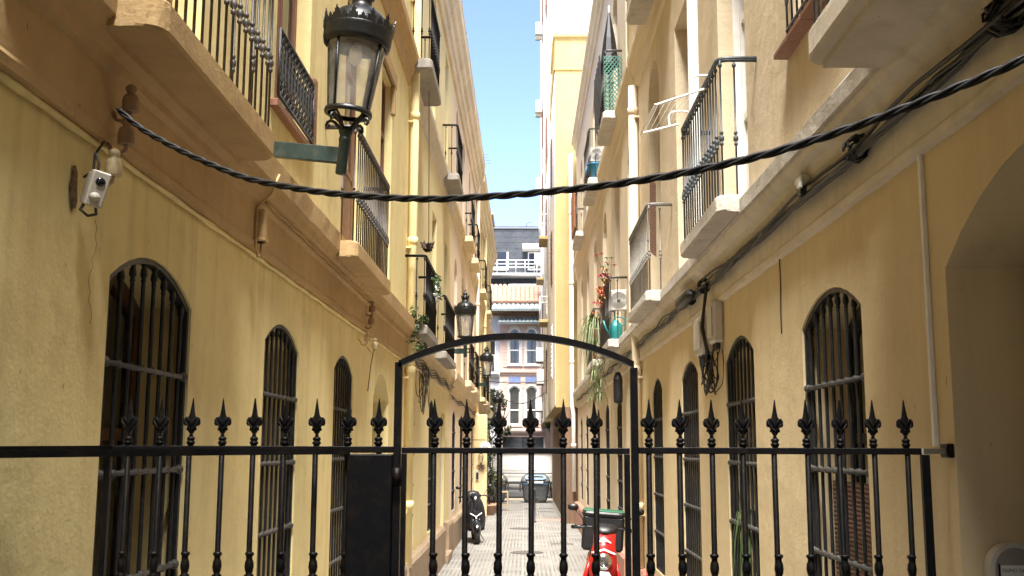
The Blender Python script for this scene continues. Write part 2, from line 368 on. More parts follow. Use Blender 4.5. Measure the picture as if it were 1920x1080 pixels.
def wall(F, strips, upper=None):
    """strips: [(z0, z1, [Op...])]; one mesh with openings and their reveals, plus the mass of the house behind"""
    mb = MB(); P = F.p; first = mb
    def quad(y0, y1, z0, z1):
        if y1 - y0 > 1e-4 and z1 - z0 > 1e-4: mb.add([P(y0, z0, 0), P(y1, z0, 0), P(y1, z1, 0), P(y0, z1, 0)], [(0, 1, 2, 3)])
    for si, (z0, z1, ops) in enumerate(strips):
        if upper and si == 1: mb = MB()
        y = F.y0
        for op in sorted(ops, key=lambda q: q.yc):
            F.ops.append(op)
            a, b = op.yc - op.w / 2, op.yc + op.w / 2
            quad(y, a, z0, z1); quad(a, b, z0, op.z0)
            pts = arch_pts(op.yc, op.w, op.zs, op.zt)
            for (ya, za), (yb, zb) in zip(pts, pts[1:]):
                mb.add([P(ya, za, 0), P(yb, zb, 0), P(yb, z1, 0), P(ya, z1, 0)], [(0, 1, 2, 3)])
            c = op.contour(); n = len(c); r = 0.012
            for i in range(n):
                (ya, za), (yb, zb) = c[i], c[(i + 1) % n]
                mb.add([P(ya, za, 0), P(yb, zb, 0), P(yb, zb, -op.d), P(ya, za, -op.d)], [(0, 1, 2, 3)])
            y = b
        quad(y, F.y1, z0, z1)
    if upper: build(mb, 'upper_wall', upper, F.root); mb = first
    for yy in (F.y0, F.y1):
        mb.add([P(yy, 0, 0), P(yy, 0, -0.72), P(yy, F.top, -0.72), P(yy, F.top, 0)], [(0, 1, 2, 3)])
    mb.add([P(F.y0, F.top, 0), P(F.y1, F.top, 0), P(F.y1, F.top, -.72), P(F.y0, F.top, -.72)], [(0, 1, 2, 3)])
    build(mb, 'wall', F.wm, F.root)
    core = MB(); F.box(core, F.y0 + .003, F.y1 - .003, 0, F.top - .003, -F.depth, -.70); build(core, 'rear_block', F.wm, F.root)
def band(F, prof, y0, y1, mat, name='cornice', step=0.2, jit=0.003):
    mb = MB(); n = max(1, int((y1 - y0) / step)); m = len(prof); V = []; Fc = []
    for i in range(n + 1):
        y = y0 + (y1 - y0) * i / n
        for o, z in prof: V.append(F.p(y, z + random.uniform(-jit, jit), o + (random.uniform(-jit, jit) if o > .001 else 0)))
    for i in range(n):
        for k in range(m - 1): Fc.append((i * m + k, i * m + k + 1, (i + 1) * m + k + 1, (i + 1) * m + k))
    Fc += [tuple(range(m)), tuple(range(n * m, n * m + m))]
    mb.add(V, Fc); return build(mb, name, mat, F.root)
BAR_MESH = {}
def baluster(h, mat, r=0.0065, knob=0.42, kr=0.017):
    key = (round(h, 2), mat, r, knob)
    if key not in BAR_MESH:
        k = knob * h
        prof = [(r, 0), (r, k - .05), (kr * .75, k - .045), (kr * .75, k - .03), (r, k - .025), (kr, k - .012), (kr, k + .012), (r, k + .025), (kr * .75, k + .03), (kr * .75, k + .045), (r, k + .05),
                (r, h - .05), (kr * .7, h - .045), (kr * .9, h - .03), (r, h - .015), (r, h)]
        BAR_MESH[key] = MB().lathe(prof, n=7).mesh('bar', mat)
    return BAR_MESH[key]
def plan(F, y0, y1, O, r=.09, n=4):
    pts = [(0.0, y0)]
    for i in range(n + 1):
        a = math.pi / 2 * i / n; pts.append((O - r + r * math.sin(a), y0 + r - r * math.cos(a)))
    for i in range(n + 1):
        a = math.pi / 2 * i / n; pts.append((O - r + r * math.cos(a), y1 - r + r * math.sin(a)))
    pts.append((0.0, y1)); return pts
def balcony(F, y0, y1, O, zb, th, h, slabmat, ironmat, spacing=.115, step=False, label=None):
    mb = MB(); pl = plan(F, y0, y1, O); n = len(pl)
    rings = [(zb, -.012), (zb + .012, 0), (zb + th - .015, 0), (zb + th, -.012)]
    V = []
    for z, d in rings:
        for o, y in pl:
            oo = o + (d if o > .01 else 0) + (random.uniform(-.003, .003) if o > .01 else 0); V.append(F.p(y, z + random.uniform(-.002, .002), oo))
    Fc = [tuple(range(n)), tuple(range(3 * n, 4 * n))]
    for i in range(3):
        for k in range(n): Fc.append((i * n + k, i * n + (k + 1) % n, (i + 1) * n + (k + 1) % n, (i + 1) * n + k))
    mb.add(V, Fc)
    if step: F.box(mb, y0 + .06, y1 - .06, zb - .03, zb + .01, 0.0, O - .06)
    s = build(mb, 'balcony', slabmat, F.root, label=label)
    zt = zb + th; e = .035
    ip = plan(F, y0 + e, y1 - e, O - e, .07)
    hr = MB().tube([F.p(y, zt + h, o) for o, y in ip], .013, 6); hr.tube([F.p(y, zt + h + .012, o) for o, y in ip], .016, 4)
    build(hr, 'handrail', ironmat, s)
    me = baluster(h, ironmat)
    k = max(2, int(round((y1 - y0 - 2 * e) / spacing)))
    for i in range(k + 1):
        y = y0 + e + (y1 - y0 - 2 * e) * i / k
        oo = O - e - (.012 if i in (0, k) else 0)
        inst('bar', me, s, F.p(y, zt - .002, oo))
    for y in (y0 + e, y1 - e):
        o = O - e - spacing
        while o > .06: inst('bar', me, s, F.p(y, zt - .002, o)); o -= spacing
    return s
UNIT_BAR = {}
def grille(F, op, rails, mat='grille_steel', nb=8, r=.0095, o=-.03, fr=True, name='window_grille', bars=True):
    mb = MB(); c = op.contour(); n = len(c); t = .022; ctr = (op.yc, (op.z0 + op.zs) / 2)
    inner = []
    for y, z in c:
        inner.append((y + (t if y < op.yc - 1e-4 else -t if y > op.yc + 1e-4 else 0), z - (t if z > op.zs - .02 else -t if z < op.z0 + .02 else 0)))
    for i in range(n):
        j = (i + 1) % n
        a, b, a2, b2 = c[i], c[j], inner[i], inner[j]
        V = [F.p(*a, -.012), F.p(*b, -.012), F.p(*b2, -.012), F.p(*a2, -.012), F.p(*a, -.055), F.p(*b, -.055), F.p(*b2, -.055), F.p(*a2, -.055)]
        mb.add(V, [(0, 1, 2, 3), (4, 7, 6, 5), (3, 2, 6, 7)])
    g = build(mb, name, mat, F.root)
    hb = MB()
    for z in rails:
        hb.tube([F.p(op.yc - op.w / 2 + .01, z, o + .012), F.p(op.yc + op.w / 2 - .01, z, o + .012)], .011, 7)
        for e in (-1, 1): hb.lathe([(0, -.024), (.02, -.014), (.024, 0), (.02, .014), (0, .024)], F.p(op.yc + e * (op.w / 2 - .03), z, o + .014), 8)
        for i in range(nb):
            y = op.yc - op.w / 2 + op.w * (i + .5) / nb; hb.lathe([(.014, -.016), (.017, 0), (.014, .016)], F.p(y, z, o + .008), 6)
    if rails: build(hb, 'cross_bar', 'dusty_steel', g)
    if mat not in UNIT_BAR:
        UNIT_BAR[mat] = (MB().lathe([(1, 0), (1, 1)], n=7).mesh('bar', mat),
                         MB().lathe([(.010, -.10), (.016, -.095), (.011, -.085), (.02, -.065), (.017, -.04), (.012, -.03), (.018, -.015), (.018, 0)], n=7).mesh('bar_cap', mat))
    ub, cap = UNIT_BAR[mat]
    for i in range(nb):
        y = op.yc - op.w / 2 + op.w * (i + .5) / nb; zt = op.top_at(y) - .012
        inst('bar', ub, g, F.p(y, op.z0, o), scale=(r, r, zt - op.z0)); inst('bar_cap', cap, g, F.p(y, zt, o), scale=(.82, .82, .9))
    return g
def window(F, op, framemat, back=None, o=None, mull=1, trans=(), pane='pane_glass', name='window', t=.055, backmat='room_dark', leafgap=.0, solid=0):
    """joinery set in the reveal: frame, mullions, transoms, panes, and the dark room behind"""
    o = -op.d + .05 if o is None else o; y0, y1 = op.yc - op.w / 2, op.yc + op.w / 2
    mb = MB(); c = op.contour(); n = len(c)
    inner = [(y + (t if y < op.yc - 1e-4 else -t if y > op.yc + 1e-4 else 0), z - (t if z > op.zs - .02 else -t if z < op.z0 + .02 else 0)) for y, z in c]
    for i in range(n):
        j = (i + 1) % n
        V = [F.p(*c[i], o), F.p(*c[j], o), F.p(*inner[j], o), F.p(*inner[i], o), F.p(*c[i], o - .05), F.p(*c[j], o - .05), F.p(*inner[j], o - .05), F.p(*inner[i], o - .05)]
        mb.add(V, [(0, 1, 2, 3), (4, 7, 6, 5), (3, 2, 6, 7)])
    for k in range(mull):
        y = y0 + (y1 - y0) * (k + 1) / (mull + 1); F.box(mb, y - .045, y + .045, op.z0 + t, op.top_at(y) - t * .6, o - .045, o + .006)
        F.box(mb, y - .008, y + .008, op.z0 + t, op.top_at(y) - t * .6, o + .006, o + .018)
    for z in trans: F.box(mb, y0 + t, y1 - t, z - .028, z + .028, o - .04, o - .004)
    if solid: F.box(mb, y0 + t, y1 - t, op.z0 + t, solid, o - .035, o - .012)
    w = build(mb, name, framemat, F.root)
    xs = [y0 + (y1 - y0) * k / (mull + 1) for k in range(mull + 2)]
    for a, b in zip(xs, xs[1:]):
        zc = [max(op.z0, solid)] + sorted(trans) + [op.zs]
        g = MB(); g.add([F.p(a, zc[0] + .01, o - .025), F.p(b, zc[0] + .01, o - .025), F.p(b, op.top_at(b) - .01, o - .025), F.p((a + b) / 2, op.top_at((a + b) / 2) - .01, o - .025), F.p(a, op.top_at(a) - .01, o - .025)], [(0, 1, 2, 3, 4)])
        build(g, 'pane', pane, w)
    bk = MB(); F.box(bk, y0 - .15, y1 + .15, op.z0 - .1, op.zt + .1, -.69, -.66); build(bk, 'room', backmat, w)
    return w

# ------------------------------------------------------------------ ground
g = MB(); g.add([(-400, -400, -.06), (400, -400, -.06), (400, 800, -.06), (-400, 800, -.06)], [(0, 1, 2, 3)])
build(g, 'ground', 'asphalt', label='grey asphalt ground of the cross street', kind='structure')
pv = MB(); pv.box(-1.66, 1.60, -9, 47.0, -.05, -.018)
paving = build(pv, 'alley_paving', 'bisque', label='grey ribbed paving of the narrow alley', kind='structure')
sx, sy = 3.26 / 6, 0.6
slab_me = MB().box(-sx / 2 + .006, sx / 2 - .006, -sy / 2 + .006, sy / 2 - .006, -.018, 0, .004).mesh('paving_slab', 'paving')
near_pv = MB()
for j in range(93):
    for i in range(6):
        cx, cy = -1.66 + sx * (i + .5), -8.8 + sy * (j + .5)
        if 17.2 < cy < 45.2:
            o = inst('paving_slab', slab_me, paving, (cx, cy, random.uniform(-.003, .003)), (random.uniform(-.004, .004), random.uniform(-.004, .004), 0))
        elif cy <= 17.2: near_pv.box(cx - sx / 2 + .006, cx + sx / 2 - .006, cy - sy / 2 + .006, cy + sy / 2 - .006, -.018, random.uniform(-.003, .003))
build(near_pv, 'paving_slabs_underfoot', 'paving', paving, kind='stuff')
mh = MB()
for x, y, r in ((.05, 22.5, .3), (-.1, 29.0, .28)):
    m_ = MB().lathe([(r + .04, -.01), (r + .04, .007), (r, .007), (r, .004), (r - .02, .004), (r - .02, .008), (0, .009)], (x, y, 0), 20, False)
    build(m_, 'manhole_cover', 'manhole', paving)
for x, y, w, h in ((.85, 24.5, .5, .3), (.7, 36.5, .5, .3), (.75, 38.5, .5, .3), (.2, 38.6, .45, .3)):
    build(MB().box(x - w / 2, x + w / 2, y - h / 2, y + h / 2, -.005, .006, .003), 'drain_cover', 'manhole', paving)
rp = MB()
for i in range(4):
    for j in range(2): rp.box(.36 + i * .2, .55 + i * .2, 32.1 + j * .4, 32.48 + j * .4, -.005, .008, .003)
build(rp, 'red_tactile_paving', 'red_paving', paving)
kb = MB().box(-1.66, 1.6, 44.6, 44.8, -.05, .012, .006); build(kb, 'kerb', 'bisque', paving)

# ------------------------------------------------------------------ houses, x < 0
RAILS = [2.47, 2.04, 1.61, 1.18]
GZ0, GS, GT = 0.75, 2.80, 2.945
def ground_window(F, yc, w=1.0, framemat='door_wood', backmat='room_dark', nb=8, pane='pane_glass', mat='grille_steel', mull=1, trans=(2.2,), solid=0):
    op = Op(yc, w, GZ0, GS, GT, .30); return op, (framemat, backmat, nb, pane, mat, mull, trans, solid)
def dress(F, L):
    for op, (fm, bm_, nb, pn, mt, mull, trans, solid) in L:
        window(F, op, fm, mull=mull, trans=trans, pane=pn, backmat=bm_, solid=solid); grille(F, op, RAILS, mt, nb)
def door_in(F, op, mat, frame, **k): return window(F, op, frame, mull=1, trans=(op.z0 + .9, op.z0 + 1.9), name='door', solid=op.z0 + .9, **k)
def plinth(F, y0, y1, h, mat, ops, o=.1, z0=0.0):
    prof = [(0, 0), (o, 0), (o, h - .05), (o - .03, h), (0, h + .01)]
    edges = sorted((q.yc - q.w / 2, q.yc + q.w / 2) for q in ops if q.z0 < h)
    y = y0
    for a, b in edges + [(y1, y1)]:
        if a - y > .05: band(F, prof, y, a, mat, 'plinth', .35, .004)
        y = b
def downpipe(F, y, z0, z1, o=.07, r=.055, mat=None, name='downpipe'):
    mb = MB().tube([F.p(y, z0, o), F.p(y, z1, o)], r, 10)
    z = z0 + .8
    while z < z1:
        mb.lathe([(r, -.05), (r + .012, -.045), (r + .012, .045), (r, .05)], F.p(y, z, o), 10); F.box(mb, y - .09, y + .09, z - .11, z - .085, 0, o - .01); z += 1.75
    return build(mb, name, mat or F.wm, F.root)

# house nearest on the side with the big lantern
LA = Facade(-1, 1.60, -9.0, 14.05, 11.2, 'ochre house with brown moulding carrying the big near lantern', 'ochre_render')
gw = [ground_window(LA, 4.55, 1.02), ground_window(LA, 7.02, 1.0, 'shutter_tan', solid=2.7), ground_window(LA, 9.43, .98, 'shutter_tan', solid=2.7), ground_window(LA, 2.1, 1.0), ground_window(LA, -.4, 1.0)]
niche = Op(11.92, 1.3, .1, 2.66, 2.95, .45)
d1 = Op(4.5, 1.0, 3.80, 6.3, d=.2); w2 = Op(7.05, 1.05, 4.33, 6.45, d=.16); d2 = Op(9.72, 1.25, 3.86, 6.4, d=.16); d3 = Op(11.9, .95, 3.9, 6.45, d=.14)
wall(LA, [(0, 3.3, [q[0] for q in gw] + [niche]), (3.3, 7.1, [Op(1.6, 1.0, 3.80, 6.3, d=.2), d1, w2, d2, d3]), (7.1, 11.2, [Op(4.5, 1, 7.5, 10, d=.2), Op(9.7, 1, 7.5, 10, d=.2)])])
dress(LA, gw)
window(LA, niche, 'door_wood', mull=1, trans=(2.2,), name='door', solid=2.1)
for q in (d1, d2, d3): door_in(LA, q, 'door_wood', 'frame_wood')
for q in LA.ops:
    if q.z0 > 7 or q.yc == 1.6: window(LA, q, 'frame_wood')
window(LA, w2, 'frame_wood', trans=(5.6,))
arch_l = MB(); LA.box(arch_l, 11.35, 12.5, 6.45, 6.62, -.02, .035, .006); LA.box(arch_l, 12.36, 12.45, 6.10, 6.45, -.02, .03, .006); build(arch_l, 'lintel', 'brown_band', LA.root)
jm = MB(); LA.box(jm, 7.6, 7.7, 4.28, 4.86, -.02, .04, .005); LA.box(jm, 6.42, 7.6, 4.26, 4.31, -.02, .05, .005); build(jm, 'window_sill', 'frame_wood', LA.root)
# scrolled guard in front of that window
gd = MB()
for z in (4.36, 4.80, 4.72, 4.45): gd.tube([LA.p(6.5, z, .03), LA.p(7.6, z, .03)], .011 if z in (4.36, 4.80) else .006, 4)
for y in (6.5, 7.6): gd.tube([LA.p(y, 4.36, .03), LA.p(y, 4.80, .03)], .011, 4)
guard = build(gd, 'window_guard', 'grey_iron', LA.root)
ring = MB().tube([(0, .03 * math.cos(a), .034 * math.sin(a)) for a in [2 * math.pi * k / 10 for k in range(11)]], .007, 5).mesh('scroll', 'grey_iron')
leafm = MB().lathe([(.004, 0), (.012, .03), (.007, .05), (.014, .075), (.007, .10), (.016, .135), (.007, .17), (.014, .195), (.007, .22), (.012, .24), (.004, .27)], n=5).mesh('bar', 'grey_iron')
for k in range(12):
    y = 6.54 + k * .093
    inst('scroll', ring, guard, LA.p(y, 4.405, .03)); inst('scroll', ring, guard, LA.p(y, 4.76, .03)); inst('bar', leafm, guard, LA.p(y + .046, 4.45, .03))
BROWN = [(0, 3.26), (.055, 3.265), (.058, 3.30), (.05, 3.32), (.05, 3.52), (.075, 3.535), (.08, 3.57), (.11, 3.60), (.125, 3.64), (.15, 3.66), (.155, 3.80), (.05, 3.845), (0, 3.86)]
band(LA, BROWN, 2.97, 14.02, 'brown_band')
B2 = [(0, 7.03), (.04, 7.04), (.045, 7.2), (.09, 7.26), (.1, 7.3), (.14, 7.34), (.145, 7.44), (0, 7.5)]
band(LA, B2, -9, 14.02, 'brown_band')
lip = MB().tube([LA.p(2.97 + k * .206, 3.252 + random.uniform(-.004, .004), .02) for k in range(53)], [.010 + random.uniform(0, .009) for k in range(53)], 5)
build(lip, 'plaster_lip', 'ochre_render', LA.root)
balcony(LA, 3.58, 5.38, .31, 3.62, .13, .92, 'brown_band', 'rail_iron', .105)
balcony(LA, 8.2, 10.35, .29, 3.62, .13, .92, 'brown_band', 'rail_iron', .105)
plinth(LA, -9, 14.02, .66, 'plinth_stone', [niche])
TOPC = [(0, 10.15), (.05, 10.17), (.06, 10.4), (.1, 10.45), (.11, 10.7), (.17, 10.76), (.2, 10.9), (.27, 10.98), (.28, 11.16), (.3, 11.22), (0, 11.26)]
band(LA, TOPC, -9, 14.03, 'ochre_band', step=.6)

TOPR = [(0, 10.72), (.03, 10.73), (.035, 10.9), (.08, 10.95), (.10, 11.05), (.15, 11.1), (.155, 11.2), (0, 11.25)]
LB = Facade(-1, 1.60, 14.05, 22.7, 11.2, 'yellow house with flower-hung balcony and weedy cornice past the brown-moulded house', 'warm_render')
gw = [ground_window(LB, 15.06, 1.0, nb=6), ground_window(LB, 18.42, 1.05, nb=6)]
gd_ = Op(20.95, .95, .16, 2.80, d=.18)
u = [Op(14.85, 1.0, 3.8, 6.15, d=.22), Op(18.45, .9, 3.8, 6.2, d=.22), Op(21.2, .85, 3.8, 6.2, d=.22)]
v = [Op(14.7, 1.0, 7.5, 10.0, d=.22), Op(17.8, .9, 7.6, 10.0, d=.22), Op(20.9, .9, 7.5, 10.0, d=.22)]
wall(LB, [(0, 3.3, [q[0] for q in gw] + [gd_]), (3.3, 7.1, u), (7.1, 11.2, v)])
dress(LB, gw)
window(LB, gd_, 'lilac_paint', name='door', solid=2.2, trans=(2.3,), o=-.06)
for q in u + v: door_in(LB, q, 'door_wood', 'pale_wood', pane='pane_glass')
CREAM_L = [(0, 3.26), (.03, 3.27), (.035, 3.45), (.07, 3.5), (.08, 3.56), (.12, 3.6), (.13, 3.74), (0, 3.79)]
band(LB, CREAM_L, 14.06, 22.7, 'ochre_band', step=.15, jit=.008)
B2C = [(0, 7.05), (.03, 7.06), (.035, 7.22), (.08, 7.28), (.12, 7.33), (.125, 7.42), (0, 7.48)]
band(LB, B2C, 14.06, 22.7, 'cream_band'); band(LB, TOPC, 14.06, 22.7, 'ochre_band', step=.6)
balcony(LB, 13.95, 15.85, .31, 3.62, .12, .92, 'grey_cement', 'dark_iron')
balcony(LB, 17.6, 20.2, .30, 3.60, .12, .92, 'grey_cement', 'dark_iron')
balcony(LB, 13.9, 15.6, .33, 7.26, .13, .95, 'grey_cement', 'dark_iron')
balcony(LB, 19.9, 21.6, .33, 7.22, .13, .95, 'grey_cement', 'dark_iron')
plinth(LB, 14.07, 22.7, .66, 'plinth_stone', [gd_], .12)
downpipe(LB, 14.16, 0.6, 11.0, .08, .06)
sp = MB().box(-1.62, -1.42, 20.4, 21.5, 0, .15, .012); build(sp, 'doorstep', 'plinth_stone', LB.root)

LC = Facade(-1, 1.60, 22.7, 34.0, 11.2, 'peach house with arched upper windows past the yellow flower-balcony house', 'peach_render')
gw = [ground_window(LC, 24.22, 1.1, nb=5), ground_window(LC, 27.1, 1.1, nb=5), ground_window(LC, 30.0, 1.05, nb=5), ground_window(LC, 32.7, 1.0, nb=5)]
u = [Op(y, .95, 3.85, 6.0, 6.45, .22) for y in (24.3, 27.1, 30.0, 32.8)]; v = [Op(y, .95, 7.6, 9.6, 10.0, .22) for y in (24.3, 27.0, 30.0, 32.8)]
wall(LC, [(0, 3.3, [q[0] for q in gw]), (3.3, 7.1, u), (7.1, 11.2, v)]); dress(LC, gw)
for q in u + v: window(LC, q, 'frame_wood', trans=(q.z0 + 1.5,))
CURL = [(0, 3.18), (.03, 3.2), (.04, 3.42), (.08, 3.48), (.12, 3.55), (.15, 3.6), (.16, 3.72), (0, 3.78)]
band(LC, CURL, 22.72, 34, 'ochre_band'); band(LC, B2C, 22.72, 34, 'ochre_band'); band(LC, TOPC, 22.72, 34, 'ochre_band', step=.6)
for a, b, z in ((25.9, 28.0, 3.6), (28.9, 31.0, 3.6), (26.0, 27.8, 7.2), (29.2, 30.9, 7.2)): balcony(LC, a, b, .30, z, .14, .95, 'ochre_band', 'dark_iron', .13)
plinth(LC, 22.72, 34, .6, 'plinth_stone', [], .12)
downpipe(LC, 33.8, .6, 11, .08, .06)

LD = Facade(-1, 1.60, 34.0, 49.5, 11.0, 'sand-coloured house closing the row beside the end street', 'sand_render')
gw = [ground_window(LD, y, 1.0, nb=4) for y in (36, 39, 42, 45)]
u = [Op(y, .95, 3.85, 6.0, 6.45, .22) for y in (35.8, 38.7, 41.6, 44.5, 47.4)]; v = [Op(y, .95, 7.6, 9.6, 10.0, .22) for y in (35.8, 38.7, 41.6, 44.5, 47.4)]
wall(LD, [(0, 3.3, [q[0] for q in gw]), (3.3, 7.1, u), (7.1, 11.0, v)])
for q, k in gw: window(LD, q, 'door_wood'); grille(LD, q, RAILS, 'grille_steel', 5)
for q in u + v: window(LD, q, 'frame_wood')
band(LD, CURL, 34.02, 49.5, 'ochre_band'); band(LD, B2C, 34.02, 49.5, 'ochre_band'); band(LD, [(o, z - .2) for o, z in TOPC], 34.02, 49.5, 'ochre_band', step=.6)
for a, b, z in ((34.6, 36.6, 3.6), (37.6, 39.8, 3.6), (35.0, 36.8, 7.2), (40.6, 42.4, 7.2)): balcony(LD, a, b, .30, z, .14, .95, 'ochre_band', 'dark_iron', .14)
downpipe(LD, 40.2, .6, 10.8, .08, .06)

# ------------------------------------------------------------------ houses, x > 0
RA = Facade(1, 1.53, -9.0, 14.1, 11.2, 'buff house with white cable-hung moulding and white balcony door', 'buff_render')
gw = [ground_window(RA, 5.36, 1.05, 'grille_steel', nb=8), ground_window(RA, 7.65, 1.02, 'grille_steel', nb=8),
      ground_window(RA, 9.96, 1.0, 'white_paint', 'room_dark', 8), ground_window(RA, 12.4, .9, 'white_paint', 'room_dark', 7), ground_window(RA, .4, 1.0), ground_window(RA, -2.4, 1.0)]
nch = Op(2.97, 1.76, .1, 2.80, 3.10, .34)
e1 = Op(3.2, 1.1, 3.82, 6.3, d=.2); e2 = Op(5.36, .95, 4.42, 6.35, d=.14); e3 = Op(7.62, 1.0, 3.80, 6.4, d=.22); e4 = Op(9.95, 1.05, 3.86, 6.4, d=.34); e5 = Op(12.3, 1.05, 3.86, 6.28, 6.72, .34)
w2l = [Op(y, 1.0, 7.5, 9.9, d=.25) for y in (3.3, 5.4, 7.65, 9.95, 12.3)]
wall(RA, [(0, 3.3, [q[0] for q in gw] + [nch]), (3.3, 7.1, [e1, e2, e3, e4, e5]), (7.1, 11.2, w2l)], 'stone_render')
dress(RA, gw)
nd = window(RA, nch, 'gloss_black', mull=1, trans=(2.2,), name='door', solid=2.1)
door_in(RA, e1, 'white_paint', 'white_paint'); window(RA, e2, 'white_paint', trans=(5.4,))
window(RA, e4, 'frame_wood', mull=1, solid=4.9); window(RA, e5, 'frame_wood', mull=1, solid=4.9)
for q in w2l: window(RA, q, 'frame_wood')
# white french door: one leaf swung out, facing down the alley
wf = window(RA, e3, 'white_paint', mull=1, trans=(4.7, 5.5), solid=4.4)
lf = MB()
yl = 8.10
for a, b, z0, z1 in ((-.02, .06, 3.84, 6.36), (.34, .42, 3.84, 6.36)): lf.box(1.53 - .02 + a - .2, 1.53 - .02 + b - .2, yl, yl + .04, z0, z1, .004)
lf2 = MB()
build(lf, 'door_leaf', 'white_paint', RA.root)
CREAM = [(0, 3.265), (.035, 3.27), (.04, 3.30), (.03, 3.32), (.035, 3.50), (.06, 3.54), (.075, 3.575), (.115, 3.60), (.125, 3.625)]
band(RA, CREAM + [(.13, 3.632), (0, 3.64)], -9, 14.08, 'cream_band', step=.2, jit=.004)
band(RA, [(0, 3.632), (.135, 3.632), (.145, 3.645), (.145, 3.735), (.13, 3.752), (0, 3.775)], -9, 14.08, 'weathered_stone', 'cornice_cap', step=.35, jit=.003)
B2R = [(0, 6.98), (.03, 7.0), (.035, 7.15), (.08, 7.22), (.1, 7.3), (.13, 7.34), (.135, 7.44), (0, 7.5)]
band(RA, B2R, -9, 14.08, 'beige_render'); band(RA, TOPR, -9, 14.08, 'ochre_band', step=.6)
upw = None
balcony(RA, 2.5, 4.1, .42, 3.66, .12, .92, 'cream_band', 'blue_iron', .11, step=True)
balcony(RA, 6.75, 8.5, .29, 3.66, .11, .92, 'weathered_stone', 'blue_iron', .105)
balcony(RA, 10.85, 12.9, .29, 3.64, .11, .90, 'weathered_stone', 'sunlit_iron', .125)
balcony(RA, 2.4, 4.3, .36, 7.2, .12, .95, 'weathered_stone', 'dark_iron')
balcony(RA, 10.5, 12.3, .32, 7.2, .12, .95, 'weathered_stone', 'dark_iron')
plinth(RA, 3.9, 14.08, .62, 'red_plinth', [], .1)
downpipe(RA, 13.95, .6, 7.0, .075, .06, 'beige_render'); downpipe(RA, 14.0, 7.5, 11, .075, .06, 'beige_render')
sl = MB(); 
for k in range(4): RA.box(sl, 4.78 + k * .3, 5.07 + k * .3, 4.385, 4.415, -.1, .085, .004)
build(sl, 'window_sill', 'sill_tile', RA.root)
gd = MB()
for z in (4.5, 4.9): gd.tube([RA.p(4.9, z, .04), RA.p(5.82, z, .04)], .010, 4)
for k in range(9):
    y = 4.92 + k * .11; gd.tube([RA.p(y, 4.46, .04), RA.p(y, 4.95, .04)], .007, 5)
    gd.tube([RA.p(y + .03 * math.cos(a), 4.7 + .06 * math.sin(a), .04) for a in [2 * math.pi * j / 8 for j in range(9)]], .006, 4)
build(gd, 'window_guard', 'grey_iron', RA.root)
wk = MB(); RA.box(wk, 4.93, 5.79, .8, 1.98, -.13, -.11); build(wk, 'wicker_blind', 'wicker', RA.root)
cu = MB()
for y in (9.96, 12.4): RA.box(cu, y - .44, y + .44, .8, 2.05, -.325, -.31)
RAcurt = build(cu, 'curtain', 'curtain_blue', RA.root)

RB = Facade(1, 1.53, 14.1, 31.0, 11.2, 'beige house with arched windows, lattice balcony and hanging plants', 'beige_render')
gw = [ground_window(RB, y, .95, 'white_paint', 'room_dark', 6) for y in (17.4, 19.92, 22.4, 26.4, 29.0)]
nb5 = Op(14.98, 1.2, .1, 2.66, 2.96, .4)
ys = (15.1, 17.4, 20.1, 22.9, 25.6, 28.3)
u = [Op(y, .95, 3.8, 6.2, 6.62, .3) for y in ys]; v = [Op(y, .9, 7.55, 9.5, 9.9, .28) for y in ys]
wall(RB, [(0, 3.3, [q[0] for q in gw] + [nb5]), (3.3, 7.1, u), (7.1, 11.2, v)]); dress(RB, gw)
window(RB, nb5, 'frame_wood', name='door', solid=2.1)
for q in u + v: window(RB, q, 'frame_wood', trans=(q.z0 + 1.4,))
band(RB, CREAM + [(.13, 3.632), (0, 3.64)], 14.12, 30.98, 'cream_band', step=.2, jit=.005)
band(RB, [(0, 3.632), (.135, 3.632), (.145, 3.645), (.145, 3.735), (.13, 3.752), (0, 3.775)], 14.12, 30.98, 'weathered_stone', 'cornice_cap', step=.4, jit=.003)
band(RB, B2R, 14.12, 30.98, 'beige_render'); band(RB, TOPR, 14.12, 30.98, 'ochre_band', step=.6)
balcony(RB, 15.75, 17.9, .30, 3.62, .12, .92, 'weathered_stone', 'rail_iron')
balcony(RB, 19.4, 22.0, .30, 3.62, .12, .92, 'weathered_stone', 'rail_iron')
balcony(RB, 16.15, 17.75, .31, 7.26, .12, .98, 'weathered_stone', 'rail_iron')
balcony(RB, 20.2, 22.2, .31, 7.22, .12, .98, 'weathered_stone', 'rail_iron')
balcony(RB, 25.4, 27.4, .31, 7.22, .12, .98, 'weathered_stone', 'rail_iron')
plinth(RB, 14.12, 30.98, .62, 'red_plinth', [nb5], .12)
dp = MB().tube([(1.40, 30.9, .9), (1.40, 30.9, 3.1), (1.36, 30.9, 3.35), (1.36, 30.9, 10.8)], .06, 10)
for z in (2.2, 4.6, 6.9, 9.0): dp.lathe([(.06, -.05), (.075, -.04), (.075, .04), (.06, .05)], (1.36 if z > 3.2 else 1.40, 30.9, z), 10)
build(dp, 'downpipe', 'white_paint', RB.root, label='white rain pipe at the corner')

